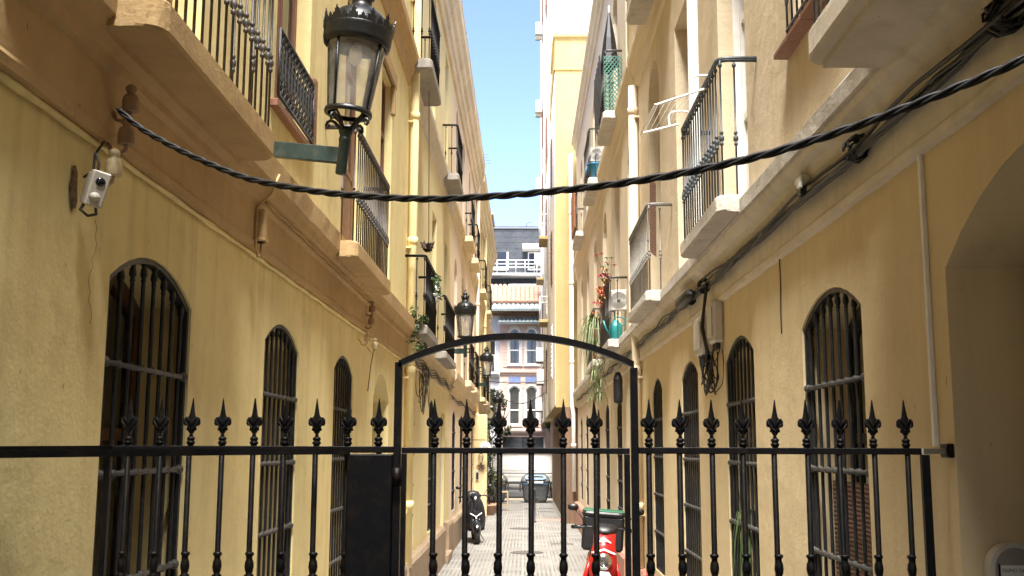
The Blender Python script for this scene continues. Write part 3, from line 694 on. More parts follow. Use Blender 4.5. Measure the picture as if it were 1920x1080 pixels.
# ------------------------------------------------------------------ tall apartment block
tower = empty('apartment_block', (3.5, 45, 0), 'tall pale yellow apartment block with white upper wall and air conditioners', 'building')
tb = MB().box(.90, 9, 31.3, 62, 3.3, 14.6); build(tb, 'wall', 'tower_render', tower)
tb = MB().box(.888, .9, 31.36, 61.9, 3.36, 13.5); build(tb, 'side_wall', 'cream_band', tower)
tb = MB().box(.905, 9, 34.6, 62, 14.6, 31); build(tb, 'upper_wall', 'white_render', tower)
tb = MB().box(1.17, 9, 31.05, 62, 0, 3.3); build(tb, 'ground_floor', 'brown_shopfront', tower)
tb = MB().box(.84, 9, 31.22, 34.6, 14.6, 14.72, .01).box(.87, 9, 31.26, 34.6, 13.55, 13.63, .01); tb.box(.86, .9, 31.3, 62, 13.55, 13.63); build(tb, 'cornice', 'tower_render', tower)
for iz, z in enumerate((4.3, 7.4, 10.5, 13.9, 17.2, 20.5, 23.8)):
    for iy, y in enumerate((34.6, 38.6, 43.2, 47.6, 52.2, 56.6)):
        if z > 13 and y < 36: continue
        wd = MB().box(.87, .93, y - .6, y + .6, z, z + 1.75, .01); w_ = build(wd, 'window', 'frame_wood' if (iy + iz) % 3 else 'white_paint', tower)
        sl = MB()
        for k in range(11): sl.box(.845, .868, y - .54, y + .54, z + .08 + k * .15, z + .08 + k * .15 + .10)
        build(sl, 'shutter', 'door_wood' if (iy + iz) % 3 else 'curtain', w_)
for y in (36.6, 45.5, 54.5):
    build(MB().tube([(.85, y, 3.3), (.85, y, 30)], .05, 8), 'downpipe', 'white_paint', tower)
for (y0, z0) in ((40.8, 6.9), (50.0, 10.0), (41.0, 10.2)):
    b_ = MB().box(.55, .9, y0, y0 + 1.8, z0, z0 + .12, .01); bb = build(b_, 'balcony', 'tower_render', tower)
    r_ = MB()
    for k in range(13): r_.tube([(.57, y0 + .05 + k * .14, z0 + .1), (.57, y0 + .05 + k * .14, z0 + 1.0)], .012, 5)
    r_.tube([(.88, y0 + .03, z0 + 1), (.57, y0 + .03, z0 + 1), (.57, y0 + 1.77, z0 + 1), (.88, y0 + 1.77, z0 + 1)], .018, 5); build(r_, 'railing', 'white_paint', bb)
def air_conditioner(loc, facing, label, group, scale=1.0):
    """facing: unit vector out of the wall, in the xy plane"""
    t = empty('air_conditioner', loc, label, 'air conditioner', group, rot=(0, 0, math.atan2(facing[1], facing[0]) + math.pi / 2))
    t.scale = (scale,) * 3
    build(MB().box(-.4, .4, -.33, -.04, .0, .56, .015), 'casing', 'white_plastic', t, True)
    f = MB().lathe([(.0, -.335), (.06, -.345), (.06, -.335)], (-.1, 0, .28), 10, axis='y')
    for r in (.1, .14, .18, .22): f.tube([(-.1 + r * math.cos(a), -.34, .28 + r * math.sin(a)) for a in [2 * math.pi * k / 16 for k in range(17)]], .006, 4)
    build(f, 'fan_grille', 'lid_grey', t, True)
    v_ = MB()
    for k in range(6): v_.box(.22, .37, -.336, -.33, .1 + k * .07, .13 + k * .07)
    build(v_, 'vent', 'trim_grey', t, True)
    br = MB()
    for x in (-.3, .3): br.box(x - .015, x + .015, -.34, 0, -.03, 0); br.box(x - .015, x + .015, -.03, 0, -.3, 0)
    build(br, 'bracket', 'dusty_steel', t, True); return t
ac_names = ['topmost', 'second highest', 'third highest', 'fourth highest', 'fifth highest', 'sixth highest', 'lowest']
for k, (y, z) in enumerate(((52.4, 23.0), (52.5, 18.9), (53.0, 15.0), (59.0, 12.2), (50.3, 6.1), (47.5, 4.9), (53.2, 3.9))):
    air_conditioner((.9, y, z), (-1, 0), ac_names[k] + ' white air conditioner hung on the tall apartment block', 'air conditioners on the apartment block', 1.15)

# ------------------------------------------------------------------ buildings closing the view
class Front(Facade):
    def __init__(s, Y, x0, x1, top, label, wallmat, depth=7.0):
        s.Y, s.y0, s.y1, s.top = Y, x0, x1, top
        s.root = empty('townhouse', ((x0 + x1) / 2, Y + .5, 0), label, 'building'); s.wm = wallmat; s.depth = depth; s.ops = []
    def p(s, y, z, o): return (y, s.Y - o, z)
    def box(s, mb, y0, y1, z0, z1, o0, o1, b=0.0): return mb.box(y0, y1, s.Y - o0, s.Y - o1, z0, z1, b)
E1 = Front(60, -1.42, 7.0, 10.0, 'pink brick townhouse with paired arched windows and tiled eaves', 'pink_brick')
cols = (-.58, .37, 2.2, 3.15)
fa = [Op(x, .62, 6.75, 8.62, 8.82, .14) for x in cols]; fb = [Op(x, .62, 3.38, 5.35, 5.52, .14) for x in cols]
shop = Op(-.1, 2.3, .1, 2.7, d=.3)
wall(E1, [(0, 3.0, [shop]), (3.0, 6.4, fb), (6.4, 10.0, fa)])
for q in fa: window(E1, q, 'white_paint', mull=0, trans=(7.55,), t=.06, pane='pane_glass')
for q in fb: window(E1, q, 'white_paint', mull=0, trans=(4.2,), t=.06, pane='pane_glass')
window(E1, shop, 'gloss_black', mull=1, name='shopfront', pane='dark_glass', backmat='room_dark')
cv = MB()
def drape(mb, F, y0, y1, z0, z1, o, n=10):
    V = []
    for i in range(n + 1):
        y = y0 + (y1 - y0) * i / n; oo = o + .02 * math.sin(i * 2.1); V += [F.p(y, z0 + .03 * math.sin(i * 1.3), oo), F.p(y, z1, oo)]
    mb.add(V, [(2 * i, 2 * i + 2, 2 * i + 3, 2 * i + 1) for i in range(n)], True)
for q in fb: drape(cv, E1, q.yc - .29, q.yc + .29, 3.45, 5.4, -.17)
build(cv, 'curtain', 'curtain', E1.root)
cv = MB()
for q in fa: drape(cv, E1, q.yc - .29, q.yc - .05, 6.8, 8.6, -.17); drape(cv, E1, q.yc + .1, q.yc + .29, 6.8, 8.6, -.17)
build(cv, 'curtain', 'curtain', E1.root)
for q in fa + fb:
    c = q.contour()[1:-1]; mb = MB()
    for (ya, za), (yb, zb) in zip(c, c[1:]): E1.box(mb, min(ya, yb) - .005, max(ya, yb) + .005, min(za, zb) + .02, max(za, zb) + .11, 0, .05)
    for e in (-1, 1): E1.box(mb, q.yc + e * (q.w / 2 + .05) - .045, q.yc + e * (q.w / 2 + .05) + .045, q.z0 - .05, q.zs + .03, 0, .04)
    E1.box(mb, q.yc - .42, q.yc + .42, q.z0 - .1, q.z0 - .02, 0, .09); build(mb, 'window_surround', 'white_render', E1.root)
bt = []
for x in cols:
    mb = MB(); E1.box(mb, x - .33, x + .33, 5.70, 6.05, 0, .03); t_ = build(mb, 'tile_panel', 'blue_tile', E1.root)
for x in (-1.1, -.105, .85, 2.7):
    for k0, k1 in ((0, 14), (17, 30)):
        mb = MB(); E1.box(mb, x - .12, x + .12, 3.2 + k0 * .2, 3.2 + k1 * .2, -.01, .02)
        for k in range(k0, k1): E1.box(mb, x - .13, x + .13, 3.2 + k * .2, 3.375 + k * .2, 0, .03 + .008 * (k % 2))
        build(mb, 'brick_pier', 'pink_brick', E1.root)
band(E1, [(0, 6.12), (.05, 6.13), (.06, 6.22), (.14, 6.28), (.15, 6.36), (0, 6.42)], -1.41, 7, 'pink_brick', step=1)
band(E1, [(0, 2.86), (.1, 2.87), (.16, 2.95), (.2, 3.02), (.2, 3.12), (0, 3.18)], -1.41, 7, 'pink_brick', step=1)
ev = MB(); E1.box(ev, -2.6, 7, 9.5, 9.98, 0, .3); E1.box(ev, -2.6, 7, 9.62, 9.7, .3, .95); build(ev, 'eaves', 'brown_shopfront', E1.root)
def tile_roof(root, x0, x1, ye, ze, yr, zr, mat, r=.1, name='roof_tiles'):
    mb = MB(); n = int((x1 - x0) / (2 * r)); rows = max(1, int(math.hypot(yr - ye, zr - ze) / .4))
    for i in range(n):
        x = x0 + r + i * 2 * r
        for j in range(rows):
            ya, za = ye + (yr - ye) * j / rows, ze + (zr - ze) * j / rows; yb, zb = ye + (yr - ye) * (j + 1.12) / rows, ze + (zr - ze) * (j + 1.12) / rows
            jx = random.uniform(-.008, .008); V = []
            for (y, z, q) in ((ya, za + .03, r * 1.04), (yb, zb, r * .86)):
                for k in range(6):
                    a = math.pi * k / 5; V.append((x + jx + q * math.cos(a), y, z + q * math.sin(a) * .9))
            F_ = [(k, k + 1, 7 + k, 6 + k) for k in range(5)] + [(0, 5, 4, 3, 2, 1)]
            mb.add(V, F_, False)
    mb.add([(x0, ye, ze - .02), (x1, ye, ze - .02), (x1, yr, zr - .02), (x0, yr, zr - .02)], [(0, 1, 2, 3)])
    mb.add([(x0, ye, ze - .06), (x1, ye, ze - .06), (x1, yr, zr - .06), (x0, yr, zr - .06)], [(0, 1, 2, 3)])
    return build(mb, name, mat, root, kind='stuff')
tile_roof(E1.root, -2.6, 7, 59.2, 10.18, 61.6, 11.45, 'terracotta', .13)
tile_roof(E1.root, -2.6, 7, 58.9, 9.72, 59.35, 10.08, 'glazed_tile', .13, 'eave_tiles')
tile_roof(E1.root, -1.5, 1.6, 59.2, 9.02, 59.85, 9.35, 'glazed_tile', .11, 'canopy_tiles')
E2 = Front(60.25, -9, -1.43, 10.4, 'pale lilac-grey townhouse with tall white balcony window beside the pink one', 'lilac_paint')
lw = [Op(-2.2, 1.1, 6.3, 8.6, d=.15), Op(-2.2, 1.1, 3.4, 5.4, d=.15)]
wall(E2, [(0, 3.0, [Op(-2.6, 1.6, .1, 2.7, d=.3)]), (3.0, 6.2, lw[1:]), (6.2, 10.4, lw[:1])])
for q in E2.ops: window(E2, q, 'white_paint', mull=2, trans=(q.z0 + 1.0,))
band(E2, [(0, 6.0), (.2, 6.05), (.25, 6.2), (0, 6.25)], -9, -1.44, 'white_render', step=2)
s_ = MB(); E2.box(s_, -2.85, -1.5, 6.2, 6.3, 0, .4); b_ = build(s_, 'balcony', 'white_render', E2.root)
r_ = MB(); 
for k in range(10): r_.tube([E2.p(-2.8 + k * .135, 6.3, .37), E2.p(-2.8 + k * .135, 7.2, .37)], .015, 5)
r_.tube([E2.p(-2.82, 7.2, .37), E2.p(-1.53, 7.2, .37)], .02, 5); build(r_, 'railing', 'white_paint', b_)
# slate clad building behind
sb = empty('slate_building', (0, 78, 0), 'slate-clad rear building rising above the tiled roof', 'building')
build(MB().box(-14, 14, 75.03, 85, 0, 17.6), 'wall', 'slate_joint', sb)
pm = MB().box(-.345, .345, -.03, .03, -.195, .195, .006).mesh('cladding_panel', 'slate')
for j in range(12):
    for i in range(9):
        x = -3.3 + i * .71 + (.2 if j % 2 else 0); z = 13.15 + j * .405
        inst('cladding_panel', pm, sb, (x, 75.0, z))
far = MB().box(-14, -3.7, 74.97, 75.03, 8, 17.6).box(3.2, 14, 74.97, 75.03, 8, 17.6); build(far, 'cladding_sides', 'slate', sb)
build(MB().box(-14, 14, 74.9, 85.1, 17.6, 17.72, .02), 'coping', 'lid_grey', sb)
wq = MB().box(-2.3, -1.2, 74.85, 74.98, 14.6, 15.9); w_ = build(wq, 'window', 'white_paint', sb); build(MB().box(-2.2, -1.3, 74.83, 74.86, 14.7, 15.9), 'pane', 'dark_glass', w_)
wq = MB().box(.2, 2.4, 74.85, 74.98, 14.6, 15.9); w_ = build(wq, 'window', 'white_paint', sb); build(MB().box(.28, 2.3, 74.83, 74.86, 14.7, 15.8), 'pane', 'dark_glass', w_)
build(MB().box(-.2, 2.6, 73.9, 74.95, 15.95, 16.35, .03), 'awning', 'white_render', sb)
tr = MB().box(-4, 4, 73.4, 74.97, 14.0, 14.16).box(-1.0, 2.4, 73.2, 74.95, 13.0, 13.35); build(tr, 'terrace', 'white_render', sb)
rl = MB()
for z in (14.55, 14.8, 15.05): rl.tube([(-4, 73.45, z), (4, 73.45, z)], .03, 5)
for k in range(13): rl.tube([(-3.9 + k * .65, 73.45, 14.16), (-3.9 + k * .65, 73.45, 15.08)], .025, 5)
build(rl, 'terrace_railing', 'white_paint', sb)
an = MB().tube([(.1, 75.5, 17.6), (.1, 75.5, 18.1), (.45, 75.5, 18.25)], .03, 5); build(an, 'aerial', 'cable_grey', sb)
pk = empty('rooftop_house', (-3.4, 64, 0), 'pink rooftop storey with small cornice peeping over the sand-coloured house', 'building')
build(MB().box(-6, -2.15, 62.5, 66, 0, 15.6), 'wall', 'pink_brick', pk); build(MB().box(-6, -2.0, 62.35, 66, 15.6, 15.75, .02).box(-6, -1.9, 62.25, 66, 15.85, 16.0, .02).box(-6, -2.1, 62.45, 66, 15.75, 15.85), 'cornice', 'pink_brick', pk)

# ------------------------------------------------------------------ unseen block added behind the camera to shade the foreground
bk = empty('unseen_shade_block', (0, -5, 0), 'unseen block added over the alley behind the camera to shade the foreground', 'building')
build(MB().box(-1.595, 1.525, -9.0, -1.0, 3.5, 11.0), 'wall', 'ochre_render', bk)
build(MB().box(-1.595, 1.525, -1.06, -.96, 3.42, 3.5, .01), 'lintel', 'brown_band', bk)

# ------------------------------------------------------------------ iron fence and gate
FY = 3.6
def px_x(x): return (x - 984 + (0)) * FY / 2000 * 1.0045
fence = empty('iron_fence', (0, FY, 0), 'black iron fence with spear finials and arched gateway', 'fence')
gate = empty('iron_gate', (-.03, FY, 0), 'black iron gate leaf with dark lock plate under the arch', 'gate')
RZ = 2.137
def spear_mesh():
    mb = MB(); T = .011
    # flat cast spearhead with curled side leaves, given a ridge and thickness
    half = [(.0, .0), (.008, .002), (.008, .015), (.0055, .019), (.010, .022), (.015, .030), (.023, .032), (.021, .041), (.011, .046), (.017, .056), (.026, .057), (.033, .049), (.038, .057), (.037, .071), (.029, .080), (.020, .077), (.013, .087), (.010, .100), (.006, .122), (.0012, .150)]
    half = [(a * .80, b * .91) for a, b in half]
    n = len(half)
    front = [(x, -T * (.25 + .75 * (1 - x / .038)), z) for x, z in half]; mid = [(0, -T * (1 - .75 * z / .15), z) for x, z in half]
    for sgn in (1, -1):
        for side in (1, -1):
            V = [(0, side * T * (1 - .8 * z / .14), z) for x, z in half] + [(sgn * x, side * .0035, z) for x, z in half]
            mb.add(V, [(i, i + 1, n + i + 1, n + i) for i in range(n - 1)], False)
        V = [(sgn * x, -.0035, z) for x, z in half] + [(sgn * x, .0035, z) for x, z in half]
        mb.add(V, [(i, i + 1, n + i + 1, n + i) for i in range(n - 1)])
    for sgn in (1, -1):
        for side in (1, -1):
            mb.tube([(sgn * .003, side * .009, .03), (sgn * .012, side * .010, .042), (sgn * .022, side * .007, .054), (sgn * .027, side * .005, .062), (sgn * .022, side * .006, .066)], [.0028, .003, .003, .0026, .0018], 5)
            mb.tube([(sgn * .002, side * .010, .046), (sgn * .008, side * .010, .060), (sgn * .014, side * .008, .070), (sgn * .017, side * .006, .073)], [.002, .0025, .0022, .0014], 5)
    return mb.mesh('spearhead', 'dark_iron')
SPEAR = spear_mesh()
COLLAR = MB().lathe([(.010, -.004), (.011, .004), (.0145, .007), (.0145, .013), (.010, .016), (.0135, .020), (.0135, .026), (.009, .030)], n=10).mesh('collar', 'dark_iron')
KNOB = MB().lathe([(.009, .03), (.016, .028), (.018, .022), (.012, .015), (.011, .008), (.016, -.002), (.018, -.018), (.015, -.032), (.011, -.040), (.019, -.045), (.018, -.052), (.012, -.056), (.009, -.06)], n=9).mesh('knob', 'dark_iron')
FBAR = MB().lathe([(.0095, 0), (.0095, 1)], n=8).mesh('bar', 'dark_iron')
def fence_bar(root, x, spear=True, y=FY):
    b = inst('bar', FBAR, root, (x, y, .06), rot=(0, random.uniform(-.0022, .0022), 0), scale=(1, 1, RZ - .06))
    for zz in (1.775, .42):
        k = inst('knob', KNOB, root, (x, y, zz), scale=(.86, .86, 1))
    if spear:
        inst('collar', COLLAR, root, (x, y, RZ + .014)); inst('spearhead', SPEAR, root, (x, y, RZ + .036), rot=(random.uniform(-.02, .02), random.uniform(-.02, .02), random.uniform(-.2, .2)), scale=(.92, .92, 1))
px0 = lambda x: (x - 984.0) / 2000 * FY * 1.0
LX = [245, 304, 362, 421, 480, 538, 597, 655, 712]; GX = [817, 876, 935, 995, 1055, 1114]; RX = [1214, 1272, 1330, 1388, 1447, 1505, 1567, 1628, 1688]
for x in LX + RX: fence_bar(fence, px0(x))
for x in GX: fence_bar(gate, px0(x))
def fbox(root, name, x0, x1, z0, z1, y0=FY - .011, y1=FY + .011, mat='dark_iron', b=.002): return build(MB().box(x0, x1, y0, y1, z0, z1, b), name, mat, root)
fbox(fence, 'top_rail', -1.39, px0(741), RZ - .008, RZ + .0135); fbox(fence, 'top_rail', px0(1194), 1.315, RZ - .008, RZ + .0135)
fbox(gate, 'top_rail', px0(756), px0(1178), RZ - .009, RZ + .0105)
fbox(fence, 'bottom_rail', -1.39, px0(741), .1, .125); fbox(fence, 'bottom_rail', px0(1194), 1.315, .1, .125); fbox(gate, 'bottom_rail', px0(756), px0(1178), .1, .125)
fbox(fence, 'post', px0(204), px0(215), 0, RZ - .008); fbox(fence, 'post', px0(1714), px0(1729), 0, RZ - .008)
fbox(fence, 'gate_post', px0(741), px0(754), 0, 2.432, FY - .018, FY + .018); fbox(fence, 'gate_post', px0(1181), px0(1194), 0, 2.415, FY - .018, FY + .018)
fbox(gate, 'stile', px0(756), px0(765), .1, RZ - .009, FY - .015, FY + .015); fbox(gate, 'stile', px0(1168), px0(1178), .1, RZ - .009, FY - .015, FY + .015)
fbox(fence, 'lock_plate', px0(657), px0(741), .9, RZ - .012, FY - .03, FY + .03, 'dark_iron', .004)
hg = MB().lathe([(.016, 0), (.016, .06)], (px0(749), FY - .026, 2.02), 8); build(hg, 'hinge', 'dark_iron', fence)
ap = []
xa, xb = px0(747.5), px0(1187.5)
R0 = ((xb - xa) ** 2 / 4 + .095 ** 2) / (2 * .095)
for k in range(25):
    t = k / 24; x = xa + (xb - xa) * t; zc = 2.425 + (.0 if 0 < k < 24 else 0) + math.sqrt(max(0, R0 * R0 - (x - (xa + xb) / 2) ** 2)) - (R0 - .095); ap.append((x, FY, zc))
am = MB(); V = []
for x, y, z in ap: V += [(x, FY - .018, z - .011), (x, FY + .018, z - .011), (x, FY + .018, z + .011), (x, FY - .018, z + .011)]
am.add(V, [(4 * i + a, 4 * i + (a + 1) % 4, 4 * i + 4 + (a + 1) % 4, 4 * i + 4 + a) for i in range(24) for a in range(4)] + [(0, 1, 2, 3), (96, 97, 98, 99)])
build(am, 'arch', 'dark_iron', fence)
# rails returning from the fence end towards the wall
rr = MB().tube([(-1.385, FY, RZ + .002), (-1.62, 3.02, RZ - .002)], .0155, 4, False); build(rr, 'return_rail', 'dark_iron', fence)
rr = MB().tube([(px0(660), FY - .022, RZ - .003), (-.95, 3.4, RZ - .006), (-1.62, 2.78, RZ - .014)], .0145, 4, False); build(rr, 'return_rail', 'dark_iron', fence)
rr = MB().tube([(1.315, FY, RZ + .003), (1.50, 3.88, RZ + .003)], .013, 4, False); build(rr, 'wall_bracket', 'box_plastic', fence)
rr = MB().box(1.505, 1.532, 3.86, 3.93, RZ - .02, RZ + .03, .004); build(rr, 'bracket_plate', 'dark_iron', fence)

# ------------------------------------------------------------------ street lanterns
def make_lantern():
    """local frame: stem axis at the origin, arm runs to -x (the wall)"""
    t = empty('street_lantern', (0, 0, 0), '', 'lantern', 'wall lanterns along the alley')
    build(MB().box(-.62, -.015, -.02, .02, .065, .165, .004), 'arm', 'lamp_green', t, True)
    st = MB().lathe([(.030, 0), (.034, .006), (.034, .20), (.038, .205), (.038, .225), (.034, .23), (.036, .25), (.044, .262), (.044, .28), (.02, .30)], n=14)
    build(st, 'stem', 'lamp_green', t, True)
    cr = MB()
    for k in range(4):
        a = math.pi / 4 + k * math.pi / 2 + .3; c, s = math.cos(a), math.sin(a)
        P_ = [(.03, .265), (.055, .30), (.095, .335), (.13, .35), (.155, .34), (.163, .32), (.152, .305), (.138, .312), (.14, .326)]
        cr.tube([(r * c, r * s, z) for r, z in P_], [.011, .011, .011, .010, .010, .009, .008, .007, .006], 6)
        cr.tube([(.02 * c, .02 * s, .28), (.06 * c, .06 * s, .335), (.125 * c, .125 * s, .385)], .007, 5)
    build(cr, 'cradle', 'lamp_iron', t, True)
    n = 28
    build(MB().lathe([(.128, .375), (.146, .375), (.149, .388), (.146, .405), (.130, .405), (.128, .375)], n=n), 'lower_ring', 'lamp_iron', t, True)
    gl = MB()
    V = []; 
    for k in range(n):
        a = 2 * math.pi * k / n; V += [(.132 * math.cos(a), .132 * math.sin(a), .40), (.182 * math.cos(a), .182 * math.sin(a), .83)]
    gl.add(V, [(2 * k, (2 * k + 2) % (2 * n), (2 * k + 3) % (2 * n), 2 * k + 1) for k in range(n)], True); build(gl, 'glass', 'lamp_glass', t, True)
    for k in range(4):
        a = math.pi / 4 + k * math.pi / 2 + .3; c, s = math.cos(a), math.sin(a)
        rb = MB().tube([(.140 * c, .140 * s, .385), (.188 * c, .188 * s, .84)], .0085, 6)
        for j in range(22):
            q = j / 21; r = .140 + .048 * q + .008; rb.lathe([(.0, -.005), (.0065, 0), (0, .005)], (r * c, r * s, .39 + .44 * q), 5)
        build(rb, 'rib', 'lamp_iron', t, True)
    build(MB().lathe([(.186, .815), (.205, .82), (.212, .85), (.214, .90), (.220, .915), (.216, .93), (.19, .935), (.186, .815)], n=n), 'crown_band', 'lamp_iron', t, True)
    build(MB().lathe([(.195, .93), (.188, .96), (.17, 1.0), (.14, 1.035), (.105, 1.058), (.075, 1.072), (.066, 1.085), (.06, 1.12), (.074, 1.135), (.078, 1.15), (.06, 1.155), (.04, 1.20), (.048, 1.225), (.03, 1.25), (.012, 1.27), (.018, 1.29), (.0, 1.31)], n=n), 'dome', 'lamp_iron', t, True)
    build(MB().lathe([(.0, .905), (.12, .90), (.165, .87), (.172, .82), (.150, .80), (.135, .83), (.0, .86)], n=20), 'reflector', 'dusty_steel', t, True)
    build(MB().lathe([(.0, .83), (.03, .82), (.042, .77), (.036, .72), (.0, .69)], n=10), 'bulb', 'sticker_white', t, True)
    def leaf(h, w):
        mb = MB(); pts = [(-.5, 0), (-.46, .35), (-.5, .45), (-.28, .42), (-.2, .6), (-.3, .72), (-.12, .7), (0, 1), (.12, .7), (.3, .72), (.2, .6), (.28, .42), (.5, .45), (.46, .35), (.5, 0)]
        pts = [(x * w, z * h) for x, z in pts]; return mb.prism(pts, -.003, .004, lambda a, b, c: (c + .12 * b, a, b)).mesh('crown_leaf', 'lamp_iron')
    big, small, tiny = leaf(.085, .058), leaf(.05, .045), leaf(.05, .032)
    for k in range(12):
        a = 2 * math.pi * k / 12
        inst('crown_leaf', big, t, (.214 * math.cos(a), .214 * math.sin(a), .925), (0, 0, a), local=True)
        b = a + math.pi / 12; inst('crown_leaf', small, t, (.214 * math.cos(b), .214 * math.sin(b), .925), (0, 0, b), local=True)
    for k in range(10):
        a = 2 * math.pi * k / 10; inst('crown_leaf', tiny, t, (.074 * math.cos(a), .074 * math.sin(a), 1.148), (0, 0, a), local=True)
    return t
lan = make_lantern()
spots = [((-1.132, 6.35, 3.80), rad(5.5), 'large near black lantern tilting on a dark green arm by the brown-moulded balcony'),
         ((-1.145, 20.4, 3.85), rad(-.5), 'black lantern second in line, on green arm behind the gate arch'),
         ((-1.16, 32.0, 3.88), rad(.5), 'black lantern third in line, before the pink townhouse'),
         ((-1.14, 44.5, 3.15), 0, 'farthest and smallest black lantern, low beside the shrubs')]
for k, (loc, tilt, lb) in enumerate(spots):
    o = lan if k == 0 else copy_tree(lan)
    o.location = loc; o.rotation_euler = (0, tilt, 0); o['label'] = lb

# ------------------------------------------------------------------ overhead cable
CP = [(-1.47, 3.699, 3.351), (-1.374, 3.65, 3.271), (-1.278, 3.601, 3.209), (-1.163, 3.542, 3.143), (-1.052, 3.485, 3.086), (-.945, 3.43, 3.035), (-.842, 3.378, 2.998), (-.648, 3.278, 2.944), (-.465, 3.184, 2.906), (-.31, 3.105, 2.881), (-.179, 3.038, 2.868), (.023, 2.935, 2.858), (.253, 2.817, 2.856), (.44, 2.721, 2.866), (.627, 2.625, 2.889), (.803, 2.535, 2.928), (.98, 2.445, 2.979), (1.145, 2.36, 3.035), (1.50, 2.178, 3.17)]
def spline(pts, n):
    P_ = [Vector(p) for p in pts]; P_ = [P_[0] * 2 - P_[1]] + P_ + [P_[-1] * 2 - P_[-2]]; out = []
    for i in range(1, len(P_) - 2):
        for k in range(n):
            t = k / n; a, b, c, d = P_[i - 1:i + 3]
            out.append(.5 * ((2 * b) + (c - a) * t + (2 * a - 5 * b + 4 * c - d) * t * t + (3 * b - a - 3 * c + d) * t ** 3))
    return out + [P_[-2]]
def twisted(mb, path, strands, off, r, pitch, n=6):
    L = 0; acc = [0]
    for a, b in zip(path, path[1:]): L += (b - a).length; acc.append(L)
    for s in range(strands):
        pts = []
        for i, p in enumerate(path):
            t = (path[min(i + 1, len(path) - 1)] - path[max(0, i - 1)]).normalized(); a = t.cross(Vector((0, 0, 1))).normalized(); b = a.cross(t)
            th = 2 * math.pi * (acc[i] / pitch + s / strands); pts.append(p + a * off * math.cos(th) + b * off * math.sin(th))
        mb.tube(pts, r, n)
oc = MB(); twisted(oc, spline(CP, 16), 3, .0062, .0056, .21)
build(oc, 'overhead_cable', 'cable_black', label='thick twisted black cable slung across the alley', cat='cable')

# porcelain insulators on hooks
def make_insulator(mat):
    t = empty('cable_insulator', (0, 0, 0), '', 'insulator', 'porcelain insulators on the walls')
    build(MB().lathe([(.0, .075), (.012, .074), (.02, .066), (.022, .056), (.016, .046), (.013, .040), (.024, .034), (.03, .02), (.032, -.025), (.029, -.03), (.02, -.03)], n=12), 'cup', mat, t, True)
    build(MB().tube([(0, 0, -.02), (0, 0, -.05), (-.02, 0, -.068), (-.05, 0, -.06), (-.064, 0, -.03), (-.075, 0, -.02), (-.12, 0, -.02)], .008, 6), 'hook', 'porcelain_brown' if mat == 'porcelain_brown' else 'porcelain_cream', t, True)
    return t
ib = make_insulator('porcelain_brown'); ic = make_insulator('porcelain_cream')
for k, (src, loc, lb) in enumerate(((ib, (-1.485, 3.85, 3.42), 'brown-painted insulator holding the thick cable, upper of its pair'), (ib, (-1.49, 3.84, 3.29), 'brown-painted insulator just below the cable, above the white sensor'),
                                    (ic, (-1.515, 3.80, 3.158), 'cream insulator beside the white sensor box'), (ib, (-1.49, 10.3, 3.475), 'upper brown insulator on the far end of the brown moulding'),
                                    (ib, (-1.49, 10.25, 3.345), 'lower brown insulator on the far end of the brown moulding'), (ic, (-1.52, 10.22, 3.18), 'cream insulator under the moulding near the open doorway'), (ic, (-1.52, 10.75, 3.16), 'small cream insulator with hanging cord above the open doorway'))):
    o = src if k in (0, 2) else copy_tree(src)
    o.location = loc; o['label'] = lb
cd = MB().tube([(-1.53, 10.75, 3.12), (-1.56, 10.77, 2.95), (-1.585, 10.78, 2.7)], .005, 5); cd.tube([(-1.55, 3.79, 3.26), (-1.57, 3.76, 3.2), (-1.56, 3.73, 3.13), (-1.58, 3.7, 3.1)], .005, 5)
sn = empty('wall_sensor', (-1.52, 3.66, 3.05), 'white wall sensor box with black lens hanging askew by a broken patch', 'sensor', rot=(rad(14), rad(10), rad(38))); sn.scale = (.98, 1.1, .88)
build(MB().box(-.032, .032, -.045, .0, -.075, .07, .006), 'casing', 'white_plastic', sn, True)
build(MB().box(-.028, .028, .002, .05, -.07, .06, .006), 'back_box', 'white_plastic', sn, True)
build(MB().lathe([(.0, -.050), (.016, -.049), (.018, -.045)], (0, 0, .028), 12, axis='y'), 'lens', 'gloss_black', sn, True)
build(MB().lathe([(.0, -.056), (.014, -.053), (.02, -.045)], (-.004, 0, -.036), 12, axis='y'), 'button', 'box_plastic', sn, True)
build(MB().tube([(-.02, 0, -.07), (-.03, -.01, -.10), (.0, -.015, -.115), (.03, 0, -.10), (.03, .03, -.075)], .006, 5), 'wire', 'cable_grey', sn, True); build(MB().tube([(.0, .03, .06), (.0, .05, .10), (-.02, .06, .14)], .005, 5), 'wire', 'cable_grey', sn, True)
hp = MB(); V = [LA.p(3.66 + .035 * math.cos(a) * random.uniform(.6, 1.2), 3.05 + .09 * math.sin(a) * random.uniform(.8, 1.15), .004) for a in [2 * math.pi * k / 14 for k in range(14)]]
hp.add(V + [LA.p(3.66, 3.05, .016)], [(k, (k + 1) % 14, 14) for k in range(14)]); build(hp, 'plaster_scar', 'scar', LA.root)
build(cd, 'cord', 'cable_grey', LA.root)
ck = MB().tube([LA.p(3.87 + .012 * math.sin(k * 2.3) + .02 * math.sin(k * .6), 2.98 - .03 * k, -.0005) for k in range(14)], .0016, 4); build(ck, 'crack', 'scar', LA.root)
